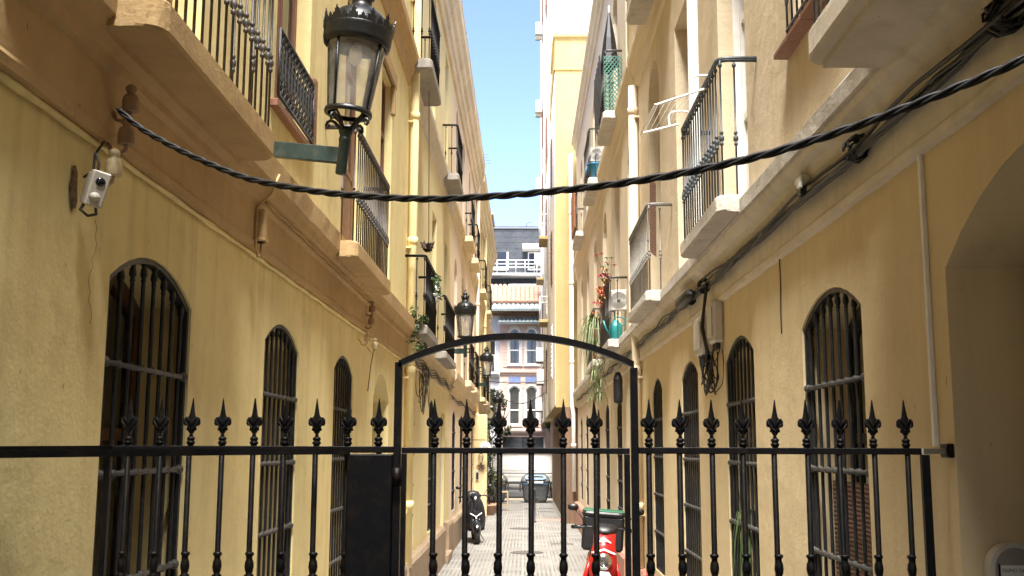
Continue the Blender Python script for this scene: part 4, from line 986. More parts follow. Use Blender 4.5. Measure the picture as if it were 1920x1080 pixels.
# terminal box with loop on the moulding
tbx = MB(); LA.box(tbx, 5.98, 6.05, 3.31, 3.50, .05, .105, .006); LA.box(tbx, 5.975, 6.055, 3.31, 3.33, .05, .115, .004)
tbo = build(tbx, 'terminal_box', 'brown_band', LA.root)
lw_ = MB().tube([LA.p(6.02, 3.31, .08), LA.p(6.02, 3.24, .08), LA.p(5.99, 3.22, .07), LA.p(5.96, 3.27, .065), LA.p(5.955, 3.5, .065), LA.p(5.98, 3.54, .09), LA.p(6.02, 3.60, .13), LA.p(6.05, 3.72, .165)], .007, 5)
lw_.tube([LA.p(6.06 + .12 * k, 3.555 + .004 * math.sin(k * 1.7), .09) for k in range(66)], .008, 5)
build(lw_, 'painted_cable', 'brown_band', tbo)

# ------------------------------------------------------------------ loose cable bundle along the pale moulding
cbun = empty('cable_bundle', (1.45, 9, 3.4), 'messy bundle of dark wires strung along the pale moulding', 'cables')
rnd = random.Random(3)
for k in range(11):
    ph = rnd.uniform(0, 6); a0 = rnd.uniform(-.022, .022); pts = []
    y = -1.0
    y_end = 30.6 if k < 5 else rnd.choice((9.0, 15.5, 17.0, 20.0))
    while y < y_end:
        sag = .012 * math.sin(y * 1.9 + ph) + .010 * math.sin(y * 4.3 + ph * 2) - (.03 * abs(math.sin(y * 1.05)) if k % 3 == 0 else 0)
        pts.append(RA.p(y, 3.455 + a0 + sag + rnd.uniform(-.004, .004), .062 + .018 * math.sin(y * 2.6 + ph) + a0 * .4 + .01)); y += .16
    build(MB().tube(pts, rnd.choice((.006, .007, .009, .011)), 5), 'wire', 'cable_black' if k % 3 else 'cable_grey', cbun)
for yk in (3.1, 4.55, 8.6, 9.3):
    cl = MB()
    for q in range(7):
        r = rnd.uniform(.03, .06); cl.tube([RA.p(yk + rnd.uniform(-.06, .06) + .3 * r * math.cos(a), 3.45 + r * math.sin(a), .075 + r * .9 * math.cos(a)) for a in [2 * math.pi * j / 9 * .9 for j in range(10)]], .006, 5)
    build(cl, 'cable_tie_knot', 'cable_black', cbun, kind='stuff')
sp_ = MB().loft([((1.42, 9.0, 3.44), .01, .01, (0, 0, 1), 2), ((1.415, 9.1, 3.45), .05, .05, (0, 0, 1), 2), ((1.415, 9.6, 3.44), .06, .06, (0, 0, 1), 2), ((1.42, 9.75, 3.43), .012, .012, (0, 0, 1), 2)], 9)
build(sp_, 'cable_splice', 'cable_black', cbun)
dr = MB()
for k in range(7):
    y = 8.42 + rnd.uniform(-.06, .06); dr.tube([RA.p(y, 3.46, .08), RA.p(y + rnd.uniform(-.03, .03), 3.3, .10), RA.p(8.52 + rnd.uniform(-.03, .03), 3.1, .10 + rnd.uniform(0, .03)), RA.p(8.5 + rnd.uniform(-.05, .05), 2.88, .07)], .009, 5)
build(dr, 'drop_cable', 'cable_black', cbun)
clamp = empty('cable_clamp', (1.44, 5.41, 3.5), 'small white plastic cable clamp on the moulding wires', 'clamp')
cm = MB().box(1.41, 1.47, 5.36, 5.46, 3.49, 3.545, .012); build(cm, 'casing', 'white_plastic', clamp)
build(MB().box(1.42, 1.45, 5.38, 5.42, 3.545, 3.57, .008).box(1.405, 1.425, 5.35, 5.40, 3.47, 3.50, .005), 'lug', 'white_plastic', clamp); build(MB().box(1.415, 1.45, 5.37, 5.44, 3.44, 3.49, .005), 'gland', 'black_plastic', clamp)
def junction(y0, y1, z0, z1, o, label):
    t = empty('junction_box', RA.p((y0 + y1) / 2, z0, .06), label, 'junction box', 'junction boxes between the barred windows')
    b_ = MB(); RA.box(b_, y0, y1, z0, z1, .0, o, .018); build(b_, 'casing', 'box_plastic', t)
    b_ = MB(); RA.box(b_, y0 + .03, y1 - .03, z0 + .05, z1 - .05, o, o + .014, .008); build(b_, 'lid', 'box_plastic', t)
    b_ = MB()
    for k in range(4): b_.lathe([(.012, -.05), (.018, -.045), (.018, 0)], RA.p(y0 + .05 + k * (y1 - y0 - .1) / 3, z0, o * .5), 7)
    build(b_, 'gland', 'black_plastic', t); return t
junction(8.62, 8.98, 2.90, 3.22, .10, 'bulky pale junction box, farther of the two under the moulding wires')
junction(8.16, 8.40, 2.95, 3.28, .085, 'slim pale junction box, nearer of the two under the moulding wires')
hw = empty('hanging_wires', (1.45, 8.55, 2.6), 'tangle of black wires looping under the junction boxes', 'wires')
for k in range(13):
    ya, yb = 8.2 + rnd.uniform(0, .75), 8.2 + rnd.uniform(0, .75); d_ = rnd.uniform(.08, .36); pts = []
    for j in range(13):
        t = j / 12; pts.append(RA.p(ya + (yb - ya) * t + .03 * math.sin(7 * t + k), 2.9 - d_ * math.sin(math.pi * t) ** .8 + rnd.uniform(-.008, .008), .05 + .05 * math.sin(4 * t + k)))
    build(MB().tube(pts, rnd.choice((.004, .005, .008)), 5), 'wire', 'cable_black', hw)
spl = empty('splice_closure', (1.40, 16.1, 2.8), 'black ribbed cylinder closure hanging below pale moulding beside the gate post', 'splice closure')
build(MB().lathe([(.03, 2.80), (.06, 2.81), (.068, 2.84)] + [(.068 + .006 * (k % 2), 2.86 + k * .022) for k in range(15)] + [(.06, 3.21), (.04, 3.25), (.03, 3.27)], (1.40, 16.1, 0), 14), 'body', 'black_plastic', spl)
wm = MB()
for k in range(9): wm.tube([(1.40 + rnd.uniform(-.02, .02), 16.1, 3.25), (1.38 + rnd.uniform(-.05, .05), 16.05 + rnd.uniform(-.1, .1), 3.33), (1.42 + rnd.uniform(-.06, .04), 16.1 + rnd.uniform(-.2, .2), 3.38 + rnd.uniform(-.04, .06)), (1.46, 16.1 + rnd.uniform(-.3, .3), 3.45)], .006, 5)
build(wm, 'lead_wires', 'white_plastic', spl)
cn = MB(); RA.box(cn, 3.995, 4.02, RZ + .02, 3.27, 0, .018, .003); build(cn, 'conduit', 'white_paint', RA.root)
cn = MB().tube([RA.p(6.3, 3.27, .01), RA.p(6.31, 3.1, .006), RA.p(6.33, 2.95, .006), RA.p(6.32, 2.82, .008)], .004, 5); build(cn, 'loose_wire', 'cable_grey', RA.root)

# name plate box in the near doorway
npb = empty('name_box', (1.75, 3.83, 1.4), 'round-topped grey name box with handwritten label in the dark doorway', 'name box')
def tombstone(w, z0, z1, n=14): return [(-w, z0), (w, z0)] + [(w * math.cos(math.pi * k / n), z1 - w + w * math.sin(math.pi * k / n)) for k in range(n + 1)]
P3 = lambda a, b, c: (1.684 + a, c, b + .03)
build(MB().prism(tombstone(.088, 1.40, 1.80), 3.775, 3.83, P3), 'casing', 'box_plastic', npb)
build(MB().prism(tombstone(.072, 1.415, 1.784), 3.771, 3.776, P3), 'face', 'name_face', npb)
build(MB().box(1.629, 1.739, 3.767, 3.7705, 1.695, 1.755), 'label_card', 'sticker_white', npb)
build(MB().box(1.620, 1.626, 3.766, 3.7705, 1.69, 1.76), 'label_clip', 'black_plastic', npb)
for txt, z in (('DUNO GAMEZ', 1.703), ('JOSE DE MONTERO', 1.678)):
    cu_ = bpy.data.curves.new('lettering', 'FONT'); cu_.body = txt; cu_.size = .0165 if len(txt) < 12 else .0125; cu_.materials.append(MATS['ink']); cu_.extrude = .0003
    tmp = bpy.data.objects.new('lettering_source', cu_); COL.objects.link(tmp); bpy.context.view_layer.update()
    lm = bpy.data.meshes.new_from_object(tmp.evaluated_get(bpy.context.evaluated_depsgraph_get())); bpy.data.objects.remove(tmp)
    to = bpy.data.objects.new('lettering', lm); COL.objects.link(to); to.parent = npb; to.location = Vector((1.633, 3.766, z + .03)) - WORIG[npb.name]; to.rotation_euler = (math.pi / 2, 0, 0)

# laundry rack hooked on the balcony rail
rack = empty('laundry_rack', (1.1, 7.8, 4.6), 'white wire laundry rack hooked over the balcony rail', 'laundry rack')
A_, B_, C_, D_ = Vector((.90, 7.15, 4.50)), Vector((.94, 8.35, 4.66)), Vector((1.235, 8.3, 4.72)), Vector((1.235, 7.1, 4.60))
build(MB().tube(spline([C_, C_.lerp(B_, .9), B_.lerp(A_, .05), B_.lerp(A_, .95), A_.lerp(D_, .1), D_], 5), .009, 6), 'frame', 'white_paint', rack)
for e in (A_.lerp(D_, .75), B_.lerp(C_, .75)):
    build(MB().tube(spline([e, e + Vector((.0, .02, .10)), e + Vector((.05, .02, .13)), e + Vector((.16, .02, .12)), e + Vector((.17, .02, .0))], 5), .008, 6), 'hook', 'white_paint', rack)
for k in range(6):
    t = (k + .5) / 6; build(MB().tube([A_.lerp(D_, t * .85), B_.lerp(C_, t * .85)], .0025, 4), 'line', 'white_paint', rack)

# ------------------------------------------------------------------ plants
def ribbon(mb, base, az, L, rise, w, seg=6, droop=1.0):
    V = []; dx, dy = math.cos(az), math.sin(az)
    for i in range(seg + 1):
        t = i / seg; r = L * t * (1 - .25 * t); z = rise * 4 * t * (1 - t) * .8 - droop * L * t * t; hw_ = w * (1 - t) ** .6 * (1 if i else .6)
        c = Vector((base[0] + dx * r, base[1] + dy * r, base[2] + z)); n = Vector((-dy, dx, 0)) * hw_
        V += [c - n + Vector((0, 0, hw_ * .5)), c, c + n + Vector((0, 0, hw_ * .5))]
    F_ = []
    for i in range(seg): F_ += [(3 * i, 3 * i + 1, 3 * i + 4, 3 * i + 3), (3 * i + 1, 3 * i + 2, 3 * i + 5, 3 * i + 4)]
    mb.add(V, F_, True)
def leaf_cloud(c, rx, ry, rz, n, size, seed=1, hollow=.3):
    r_ = random.Random(seed); mb = MB()
    lumps = [(r_.uniform(-.6, .6), r_.uniform(-.6, .6), r_.uniform(-.7, .8), r_.uniform(.25, .5)) for _ in range(9)]
    for _ in range(n):
        lx, ly, lz, lr = r_.choice(lumps); d = Vector((r_.gauss(0, 1), r_.gauss(0, 1), r_.gauss(0, 1))).normalized() * lr * r_.uniform(hollow, 1.05)
        p = Vector((c[0] + (lx + d.x) * rx, c[1] + (ly + d.y) * ry, c[2] + (lz + d.z) * rz)); s_ = size * r_.uniform(.6, 1.4)
        u_ = Vector((r_.uniform(-1, 1), r_.uniform(-1, 1), r_.uniform(-.8, .4))).normalized(); v_ = u_.cross(Vector((r_.uniform(-1, 1), r_.uniform(-1, 1), 1))).normalized()
        w_ = u_.cross(v_) * s_ * .12
        mb.add([p - u_ * s_, p + v_ * s_ * .42 + w_, p + u_ * s_, p - v_ * s_ * .42 + w_], [(0, 1, 2), (0, 2, 3)])
    return mb
def pot(t, c, r, h, mat='terracotta'):
    build(MB().lathe([(r * .68, 0), (r * .95, h * .8), (r * 1.08, h * .82), (r * 1.1, h), (r * .95, h), (r * .9, h * .88), (0, h * .88)], c, 14), 'pot', mat, t)
def spider_plant(loc, label, n=70, L=.45, seed=1, group=None, mat='leaf_pale', potr=.11):
    t = empty('spider_plant', loc, label, 'plant', group); r_ = random.Random(seed)
    pot(t, loc, potr, .16, 'terracotta'); mb = MB(); b = (loc[0], loc[1], loc[2] + .14)
    for _ in range(n): ribbon(mb, (b[0] + r_.uniform(-.05, .05), b[1] + r_.uniform(-.05, .05), b[2]), r_.uniform(0, 6.28), L * r_.uniform(.6, 1.2), .35 * r_.uniform(.5, 1.2), .011 * r_.uniform(.7, 1.3), droop=r_.uniform(.5, 1.6))
    build(mb, 'foliage', mat, t); return t
sp1 = spider_plant((1.22, 18.2, 4.0), 'large bushy spider plant spilling over the air-conditioner balcony', 120, .55, 4)
hang = empty('trailing_plant', (1.25, 17.9, 3.3), 'long trailing spider plant shoots dangling below the balcony slab', 'plant'); mb = MB(); r_ = random.Random(8)
for k in range(15):
    y = 17.2 + r_.uniform(0, 1.5); x = 1.2 + r_.uniform(-.03, .06); L = r_.uniform(.25, .75); zz = 3.72
    pts = [(x + .05 * math.sin(j + k), y + .06 * math.sin(j * 1.4 + k), zz - L * j / 6) for j in range(7)]; mb.tube(pts, .004, 4)
    for q in range(7): ribbon(mb, pts[6 if q < 5 else 3], r_.uniform(0, 6.28), .2 * r_.uniform(.6, 1.2), .06, .012, 5, 1.0)
build(mb, 'foliage', 'leaf_pale', hang)
fl = empty('flower_garland', (1.2, 17.4, 4.7), 'orange and red flower garland on the balcony rail by the teal can', 'flowers')
mb = MB(); mo = MB(); mr = MB()
for k in range(46):
    t = r_.random(); p = (1.2 + r_.uniform(-.06, .08), 15.85 + 1.9 * t, 4.72 - .35 * t + r_.uniform(-.12, .1)); m_ = (mo, mr, mb)[0 if r_.random() < .5 else 1 if r_.random() < .5 else 2]
    for q in range(5 if m_ is not mb else 2): ribbon(m_, p, q * 1.25 + r_.uniform(-.2, .2), .085, .03, .03, 3, .3)
for k in range(9):
    p0 = (1.26 + r_.uniform(-.05, .05), 16.0 + r_.uniform(-.12, .12), 4.7); p1 = (p0[0] + r_.uniform(-.14, .06), p0[1] + r_.uniform(-.1, .1), p0[2] + r_.uniform(.12, .38)); mb.tube([p0, p1], .004, 4)
    for q in range(5): ribbon(mr if k % 2 else mb, p1, q * 1.25, .06, .02, .02, 3, .2)
build(mb, 'foliage', 'leaf_mid', fl); build(mo, 'orange_blossom', 'petal_orange', fl); build(mr, 'red_blossom', 'petal_red', fl)
wc = empty('watering_can', (1.36, 15.9, 3.75), 'teal plastic watering can on the balcony floor', 'watering can')
build(MB().lathe([(.09, 3.745), (.1, 3.76), (.1, 3.93), (.085, 3.98), (.05, 4.0), (.045, 4.03), (.0, 4.03)], (1.36, 15.9, 0), 14), 'body', 'teal_plastic', wc)
build(MB().tube([(1.28, 15.88, 3.8), (1.21, 15.86, 3.9), (1.17, 15.85, 4.02)], [.018, .014, .012], 7), 'spout', 'teal_plastic', wc); build(MB().tube(spline([(1.44, 15.9, 3.95), (1.5, 15.9, 3.98), (1.48, 15.9, 4.06), (1.36, 15.9, 4.08), (1.33, 15.9, 4.02)], 4), .01, 6), 'handle', 'teal_plastic', wc)
air_conditioner((1.53, 16.15, 4.2), (-.35, -1), 'white air conditioner above the teal watering can', 'air conditioners on balconies', .55)
air_conditioner((1.5, 20.55, 7.72), (-.3, -1), 'white air conditioner above the blue tub on the upper balcony', 'air conditioners on balconies', .5)
tub = empty('plastic_tub', (1.37, 20.4, 7.34), 'bright blue plastic tub on the upper balcony', 'tub')
build(MB().lathe([(.11, 7.345), (.15, 7.62), (.165, 7.63), (.165, 7.65), (.14, 7.65), (.105, 7.37), (0, 7.37)], (1.37, 20.4, 0), 16), 'body', 'azure_plastic', tub); build(MB().tube(spline([(1.22, 20.4, 7.63), (1.2, 20.36, 7.52), (1.22, 20.4, 7.45)], 4), .008, 5), 'handle', 'azure_plastic', tub)
pp = empty('potted_plant', (1.36, 21.5, 3.75), 'small potted succulent in a red pot on far balcony', 'plant'); pot(pp, (1.30, 19.6, 3.745), .1, .2, 'broom_red'); mb = MB()
for _ in range(26): ribbon(mb, (1.30, 19.6, 3.93), r_.uniform(0, 6.28), .22, .3, .016, 5, .2)
build(mb, 'foliage', 'leaf_mid', pp)
# green lattice and dark shade cloth on the upper balcony
lat = empty('lattice_screen', (1.37, 16.17, 7.4), 'green wooden lattice screen on the upper balcony', 'lattice'); lf = MB(); r2 = MB()
x0, x1, z0, z1 = 1.235, 1.525, 7.40, 8.28
def clipd(c, s):
    pts = []
    for x in (x0, x1):
        z = c + s * x
        if z0 <= z <= z1: pts.append((x, z))
    for z in (z0, z1):
        x = (z - c) / s
        if x0 < x < x1: pts.append((x, z))
    return pts[:2]
for s in (1.25, -1.25):
    c = z0 - abs(s) * 2.2
    while c < z1 + 2.2:
        pt = clipd(c, s)
        if len(pt) == 2:
            yy = 16.175 if s > 0 else 16.185; build(MB().tube([(pt[0][0], yy, pt[0][1]), (pt[1][0], yy, pt[1][1])], .009, 4, False), 'slat', 'teal_lattice' if 'teal_lattice' in MATS else 'green_plastic', lat)
        c += .075
sc_ = empty('shade_cloth', (1.21, 17, 7.3), 'dark grey cloth draped over the lattice balcony rail', 'cloth'); mb = MB(); V = []
for i in range(19):
    y = 16.25 + 1.5 * i / 18
    for j in range(6): V.append((1.185 + .012 * math.sin(i * 1.9 + j) + .004 * j, y, 8.36 - j * (.22 - .02 * (i % 4)))) 
mb.add(V, [(6 * i + j, 6 * i + j + 1, 6 * i + j + 7, 6 * i + j + 6) for i in range(18) for j in range(5)], True); build(mb, 'fabric', 'grey_iron', sc_)
pa = empty('folded_parasol', (1.36, 16.9, 7.4), 'black folded parasol leaning above the lattice screen', 'parasol')
build(MB().lathe([(.015, 7.4), (.02, 8.2), (.16, 8.35), (.10, 8.8), (.02, 9.25), (.0, 9.3)], (1.38, 16.8, 0), 9, False), 'canopy', 'black_plastic', pa); build(MB().tube([(1.38, 16.8, 7.38), (1.38, 16.8, 9.38)], .012, 6), 'pole', 'white_paint', pa)
ob = empty('roller_blind', (1.25, 26, 7.4), 'faded orange cane blind hung on the farthest upper balcony', 'blind'); 
for k in range(26): build(MB().tube([(1.21, 25.4, 7.45 + k * .045), (1.21, 27.3, 7.45 + k * .045)], .02, 5), 'slat', 'orange_cloth', ob)
bl = empty('rolled_mat', (1.45, 12.1, 4.3), 'brown striped mat hung in the arched upper recess', 'mat')
mb = MB(); V = []
for i in range(9):
    for j in range(9): V.append((1.50 - .05 * math.sin(i / 8 * math.pi) , 11.95 + .35 * i / 8 + .06 * j / 8, 5.15 - .85 * j / 8 + .2 * (i / 8)))
mb.add(V, [(9 * i + j, 9 * i + j + 1, 9 * i + j + 10, 9 * i + j + 9) for i in range(8) for j in range(8)], True); build(mb, 'fabric', 'wicker', bl)
# weeds on the cornice end, flowers and cords, x < 0
wd = empty('cornice_weeds', (-1.4, 14.3, 3.75), 'green weeds sprouting where the brown moulding ends', 'plant'); build(leaf_cloud((-1.42, 14.15, 3.66), .16, .5, .28, 420, .035, 5), 'foliage', 'leaf_mid', wd)
fw = empty('trailing_flowers', (-1.3, 15.2, 4.5), 'white flowers and leaves trailing over the black railing', 'flowers')
build(leaf_cloud((-1.3, 15.2, 4.45), .09, .75, .22, 300, .035, 6), 'foliage', 'leaf_mid', fw); build(leaf_cloud((-1.26, 15.4, 4.36), .06, .45, .16, 90, .03, 7), 'blossom', 'petal_white', fw)
hc = empty('hanging_basket', (-1.36, 14.9, 4.9), 'dry plant bunch hanging on a long cord before the yellow wall', 'hanging plant')
build(MB().tube([(-1.40, 14.9, 7.26), (-1.385, 14.9, 6.2), (-1.37, 14.9, 5.02)], .006, 5), 'cord', 'cable_grey', hc); build(leaf_cloud((-1.37, 14.9, 4.96), .12, .12, .07, 90, .045, 9), 'foliage', 'soil', hc)
wt = empty('wire_tangle', (-1.55, 16, 3), 'loose loops of old wire hanging under the weedy cornice', 'wires')
for k in range(11):
    ya, yb = 15.6 + r_.uniform(0, 1.6), 15.6 + r_.uniform(0, 1.6); d_ = r_.uniform(.1, .75); pts = []
    for j in range(13): t = j / 12; pts.append(LB.p(ya + (yb - ya) * t + .1 * math.sin(5 * t + k), 3.35 - d_ * math.sin(math.pi * t) + .03 * math.sin(9 * t + k), .05 + .05 * math.sin(3 * t + k)))
    build(MB().tube(pts, .006, 5), 'wire', 'cable_grey', wt)
for k in range(4):
    pts = [LB.p(14.2 + j * .3, 3.32 + .03 * math.sin(j * .9 + k) + .02 * k, .05 + .015 * k) for j in range(29)]
    build(MB().tube(pts, .009, 5), 'wire', 'cable_grey' if k % 2 else 'cable_black', wt)
w3 = empty('wire_run', (-1.55, 28, 3.3), 'thin wires running under the peach house moulding', 'wires')
for k in range(3):
    pts = [LC.p(22.8 + j * .4, 3.16 + .03 * math.sin(j * .7 + k) + .02 * k, .05) for j in range(28)]; build(MB().tube(pts, .012, 5), 'wire', 'cable_grey', w3)
# indoor leaves behind the second grille
ip = empty('window_plant', (1.62, 7.7, 1.4), 'leafy houseplant behind the barred window below the junction boxes', 'plant'); pot(ip, (1.66, 7.75, 1.0), .09, .15); mb = MB()
for _ in range(34): ribbon(mb, (1.66, 7.75, 1.13), r_.uniform(0, 6.28), .28 * r_.uniform(.6, 1.2), .75, .022, 5, .1)
build(mb, 'foliage', 'leaf_mid', ip); bx_ = MB().box(1.57, 1.80, 7.2, 8.1, .96, .995, .004); build(bx_, 'shelf', 'white_paint', ip)

# ------------------------------------------------------------------ street things
def wheel(t, y, r, w=.055, name='wheel'):
    ty = MB().lathe([(r * .62, -w * .8), (r * .9, -w), (r, -w * .5), (r, w * .5), (r * .9, w), (r * .62, w * .8)], (0, y, r), 22, True, 'x'); o = build(ty, name, 'tyre_rubber', t, True)
    rm = MB().lathe([(0, -w * .3), (.03, -w * .6), (r * .2, -w * .6), (r * .2, w * .6), (.03, w * .6), (0, w * .3)], (0, y, r), 12, True, 'x')
    for k in range(5):
        a = 2 * math.pi * k / 5; rm.tube([(0, y + .03 * math.cos(a), r + .03 * math.sin(a)), (0, y + r * .66 * math.cos(a), r + r * .66 * math.sin(a))], .016, 5)
    rm.lathe([(r * .58, -w * .7), (r * .66, -w * .7), (r * .66, w * .7), (r * .58, w * .7), (r * .58, -w * .7)], (0, y, r), 22, True, 'x')
    build(rm, 'rim', 'alloy', o, True); return o
def scooter(loc, heading, lean, label, body, panel, steer=0.0, delivery=False):
    """front towards local -y"""
    t = empty('motor_scooter', loc, label, 'scooter', 'scooters parked in the alley', rot=(0, lean, heading)); X = (0, 1, 0)
    r = .235; k_ = .70 if delivery else 1.0
    wheel(t, -.66, r); wheel(t, .60, r)
    fn = MB().loft([((0, -.93, .34), .03, .02, (0, 0, 1), 2.2), ((0, -.84, .45), .07, .03, (0, .3, 1), 2.4), ((0, -.68, .51), .085, .035, (0, 0, 1), 2.4), ((0, -.5, .47), .075, .03, (0, -.4, 1), 2.4), ((0, -.42, .38), .05, .02, (0, -.7, 1), 2.2)], 12); build(fn, 'front_fender', panel, t, True)
    fk = MB()
    for s in (-.075, .075): fk.tube([(s, -.66, r), (s * .9, -.56, .62)], .017, 7)
    build(fk, 'fork', 'alloy', t, True)
    ap_ = MB().loft([((0, -.40, .30), .13 * k_, .05, X, 3), ((0, -.47, .45), .19 * k_, .07, X, 2.6), ((0, -.535, .60), .215 * k_, .085, X, 2.4), ((0, -.55, .75), .205 * k_, .10, X, 2.3), ((0, -.51, .90), .17 * k_, .10, X, 2.3), ((0, -.45, 1.00), .12, .08, X, 2.3), ((0, -.42, 1.03), .05, .04, X, 2)], 16); build(ap_, 'apron', body, t, True)
    leg = MB().loft([((0, -.33, .28), .19 * k_, .02, X, 4), ((0, -.39, .55), .23 * k_, .02, X, 4), ((0, -.40, .80), .20 * k_, .02, X, 4), ((0, -.38, .95), .12, .02, X, 4)], 14); build(leg, 'leg_shield', 'black_plastic', t, True)
    build(MB().box(-.16, .16, -.42, .20, .27, .33, .02), 'floorboard', 'black_plastic', t, True)
    rb = MB().loft([((0, .02, .42), .10, .12, (0, 0, 1), 2.6), ((0, .18, .50), .16, .20, (0, 0, 1), 2.6), ((0, .55, .60), .17, .17, (0, 0, 1), 2.6), ((0, .86, .70), .10, .09, (0, 0, 1), 2.4), ((0, .95, .73), .04, .04, (0, 0, 1), 2)], 14); build(rb, 'rear_body', body, t, True)
    se = MB().loft([((0, .04, .72), .07, .03, (0, 0, 1), 3), ((0, .12, .75), .13, .05, (0, 0, 1), 3), ((0, .45, .78), .15, .055, (0, 0, 1), 3), ((0, .80, .82), .12, .05, (0, 0, 1), 3), ((0, .88, .82), .06, .03, (0, 0, 1), 2.4)], 12); build(se, 'seat', 'black_plastic', t, True)
    hb = MB().tube([(-.34, -.30, 1.03), (-.22, -.36, 1.05), (0, -.40, 1.05), (.22, -.36, 1.05), (.34, -.30, 1.03)], .014, 7); h_ = build(hb, 'handlebar', 'black_plastic', t, True)
    gp = MB()
    for s in (-1, 1): gp.tube([(s * .25, -.345, 1.045), (s * .36, -.285, 1.03)], .021, 8); gp.tube([(s * .2, -.41, 1.05), (s * .34, -.36, 1.035)], .007, 5)
    build(gp, 'grip', 'black_plastic', h_, True)
    hc_ = MB().loft([((0, -.34, 1.03), .10, .04, (0, 0, 1), 2.4), ((0, -.42, 1.05), .15, .055, (0, 0, 1), 2.4), ((0, -.50, 1.03), .10, .04, (0, 0, 1), 2.2), ((0, -.54, 1.01), .04, .02, (0, 0, 1), 2)], 12); build(hc_, 'handlebar_cowl', 'black_plastic' if delivery else body, t, True)
    for s in (-1, 1):
        m_ = MB().tube([(s * .2, -.37, 1.05), (s * .27, -.38, 1.16), (s * .33, -.37, 1.22)], .007, 5); mo_ = build(m_, 'mirror_stalk', 'black_plastic', t, True)
        mm = MB().loft([((s * .36, -.39, 1.25), .055, .035, (0, 0, 1), 2.4), ((s * .36, -.36, 1.25), .062, .04, (0, 0, 1), 2.4)], 10); build(mm, 'mirror', 'black_plastic', mo_, True)
    if delivery:
        build(MB().lathe([(.0, -.675), (.07, -.67), (.075, -.655), (.09, -.65), (.092, -.60)], (0, 0, .72), 18, True, 'y'), 'headlight', 'chrome', t, True)
        build(MB().lathe([(.0, -.682), (.05, -.680), (.066, -.673)], (0, 0, .72), 16, True, 'y'), 'lens', 'pane_glass', t, True)
        st_ = MB()
        for z0, dz, hw0 in ((.84, .018, .13), (.945, .016, .09)):
            V = []
            for k in range(13):
                u_ = -1 + k / 6; x = hw0 * 1.02 * u_; y = -.555 - .13 * math.sqrt(max(0, 1 - (abs(u_) * .96) ** 2.2)) + (z0 - .75) * .30; z = z0 - .05 * abs(u_); V += [(x, y, z), (x, y + .008, z + dz)]
            st_.add(V, [(2 * k, 2 * k + 2, 2 * k + 3, 2 * k + 1) for k in range(12)], True)
        build(st_, 'white_stripe', 'sticker_white', t, True)
        bl_ = MB().loft([((0, -.60, .45), .10, .015, (0, .25, 1), 2), ((0, -.625, .50), .15, .02, (0, .25, 1), 2), ((0, -.64, .58), .12, .02, (0, .2, 1), 2)], 10)
        build(MB().prism([(-.06, .62), (-.11, .55), (-.09, .44), (0, .41), (.09, .44), (.11, .55), (.06, .62)], -.655, -.64, lambda a, b, c: (a, c + (b - .5) * .02, b)), 'number_panel', 'sticker_white', t, True)
        build(MB().box(-.24, .24, .32, .78, .735, 1.14, .03), 'delivery_box', 'black_plastic', t, True)
        build(MB().loft([((0, .55, 1.13), .25, .24, (0, 1, 0), 7), ((0, .55, 1.16), .255, .245, (0, 1, 0), 7), ((0, .55, 1.18), .242, .232, (0, 1, 0), 7)], 24, False), 'box_lid', 'black_plastic', t, True)
        build(MB().box(-.235, .235, .33, .77, 1.179, 1.193, .004), 'lid_top', 'green_plastic', t, True)
        for s in (-1, 1):
            fpn = MB().loft([((s * .17, -.42, .36), .03, .09, (0, 1, 0), 2.4), ((s * .185, -.43, .52), .028, .10, (0, 1, 0), 2.4), ((s * .15, -.44, .70), .018, .07, (0, 1, 0), 2.4)], 10)
            build(fpn, 'side_fairing', 'red_paint', t, True)
    else:
        V = MB()
        for s in (-1, 1): V.tube([(0, -.645, .60), (s * .10, -.628, .66), (s * .2, -.56, .74)], [.012, .016, .008], 6)
        build(V, 'light_strip', 'sticker_white', t, True)
        build(MB().loft([((0, -.60, .74), .045, .05, X, 2), ((0, -.63, .84), .05, .03, X, 2), ((0, -.60, .98), .06, .02, X, 2), ((0, -.52, 1.12), .08, .012, X, 2)], 12), 'windscreen', 'gloss_black', t, True)
        build(MB().loft([((0, .62, .86), .17, .16, (0, 1, 0), 2.6), ((0, .62, 1.0), .2, .18, (0, 1, 0), 2.6), ((0, .62, 1.10), .15, .14, (0, 1, 0), 2.6), ((0, .62, 1.13), .05, .05, (0, 1, 0), 2.4)], 14), 'top_case', 'black_plastic', t, True)
        build(MB().lathe([(.0, -.66), (.03, -.655), (.035, -.645)], (0, 0, .56), 12, True, 'y'), 'headlight', 'chrome', t, True)
        build(MB().tube([(.05, .1, .3), (.2, .02, .01)], .012, 6), 'side_stand', 'alloy', t, True)
    return t
scooter((-1.12, 25.0, 0), rad(6), rad(-3), 'glossy black scooter parked against the peach house', 'gloss_black', 'gloss_black')
scooter((.92, 13.75, 0), rad(-3), rad(4), 'red delivery scooter with black green-lidded box by the gate', 'red_paint', 'black_plastic', delivery=True).scale = (1.12,) * 3

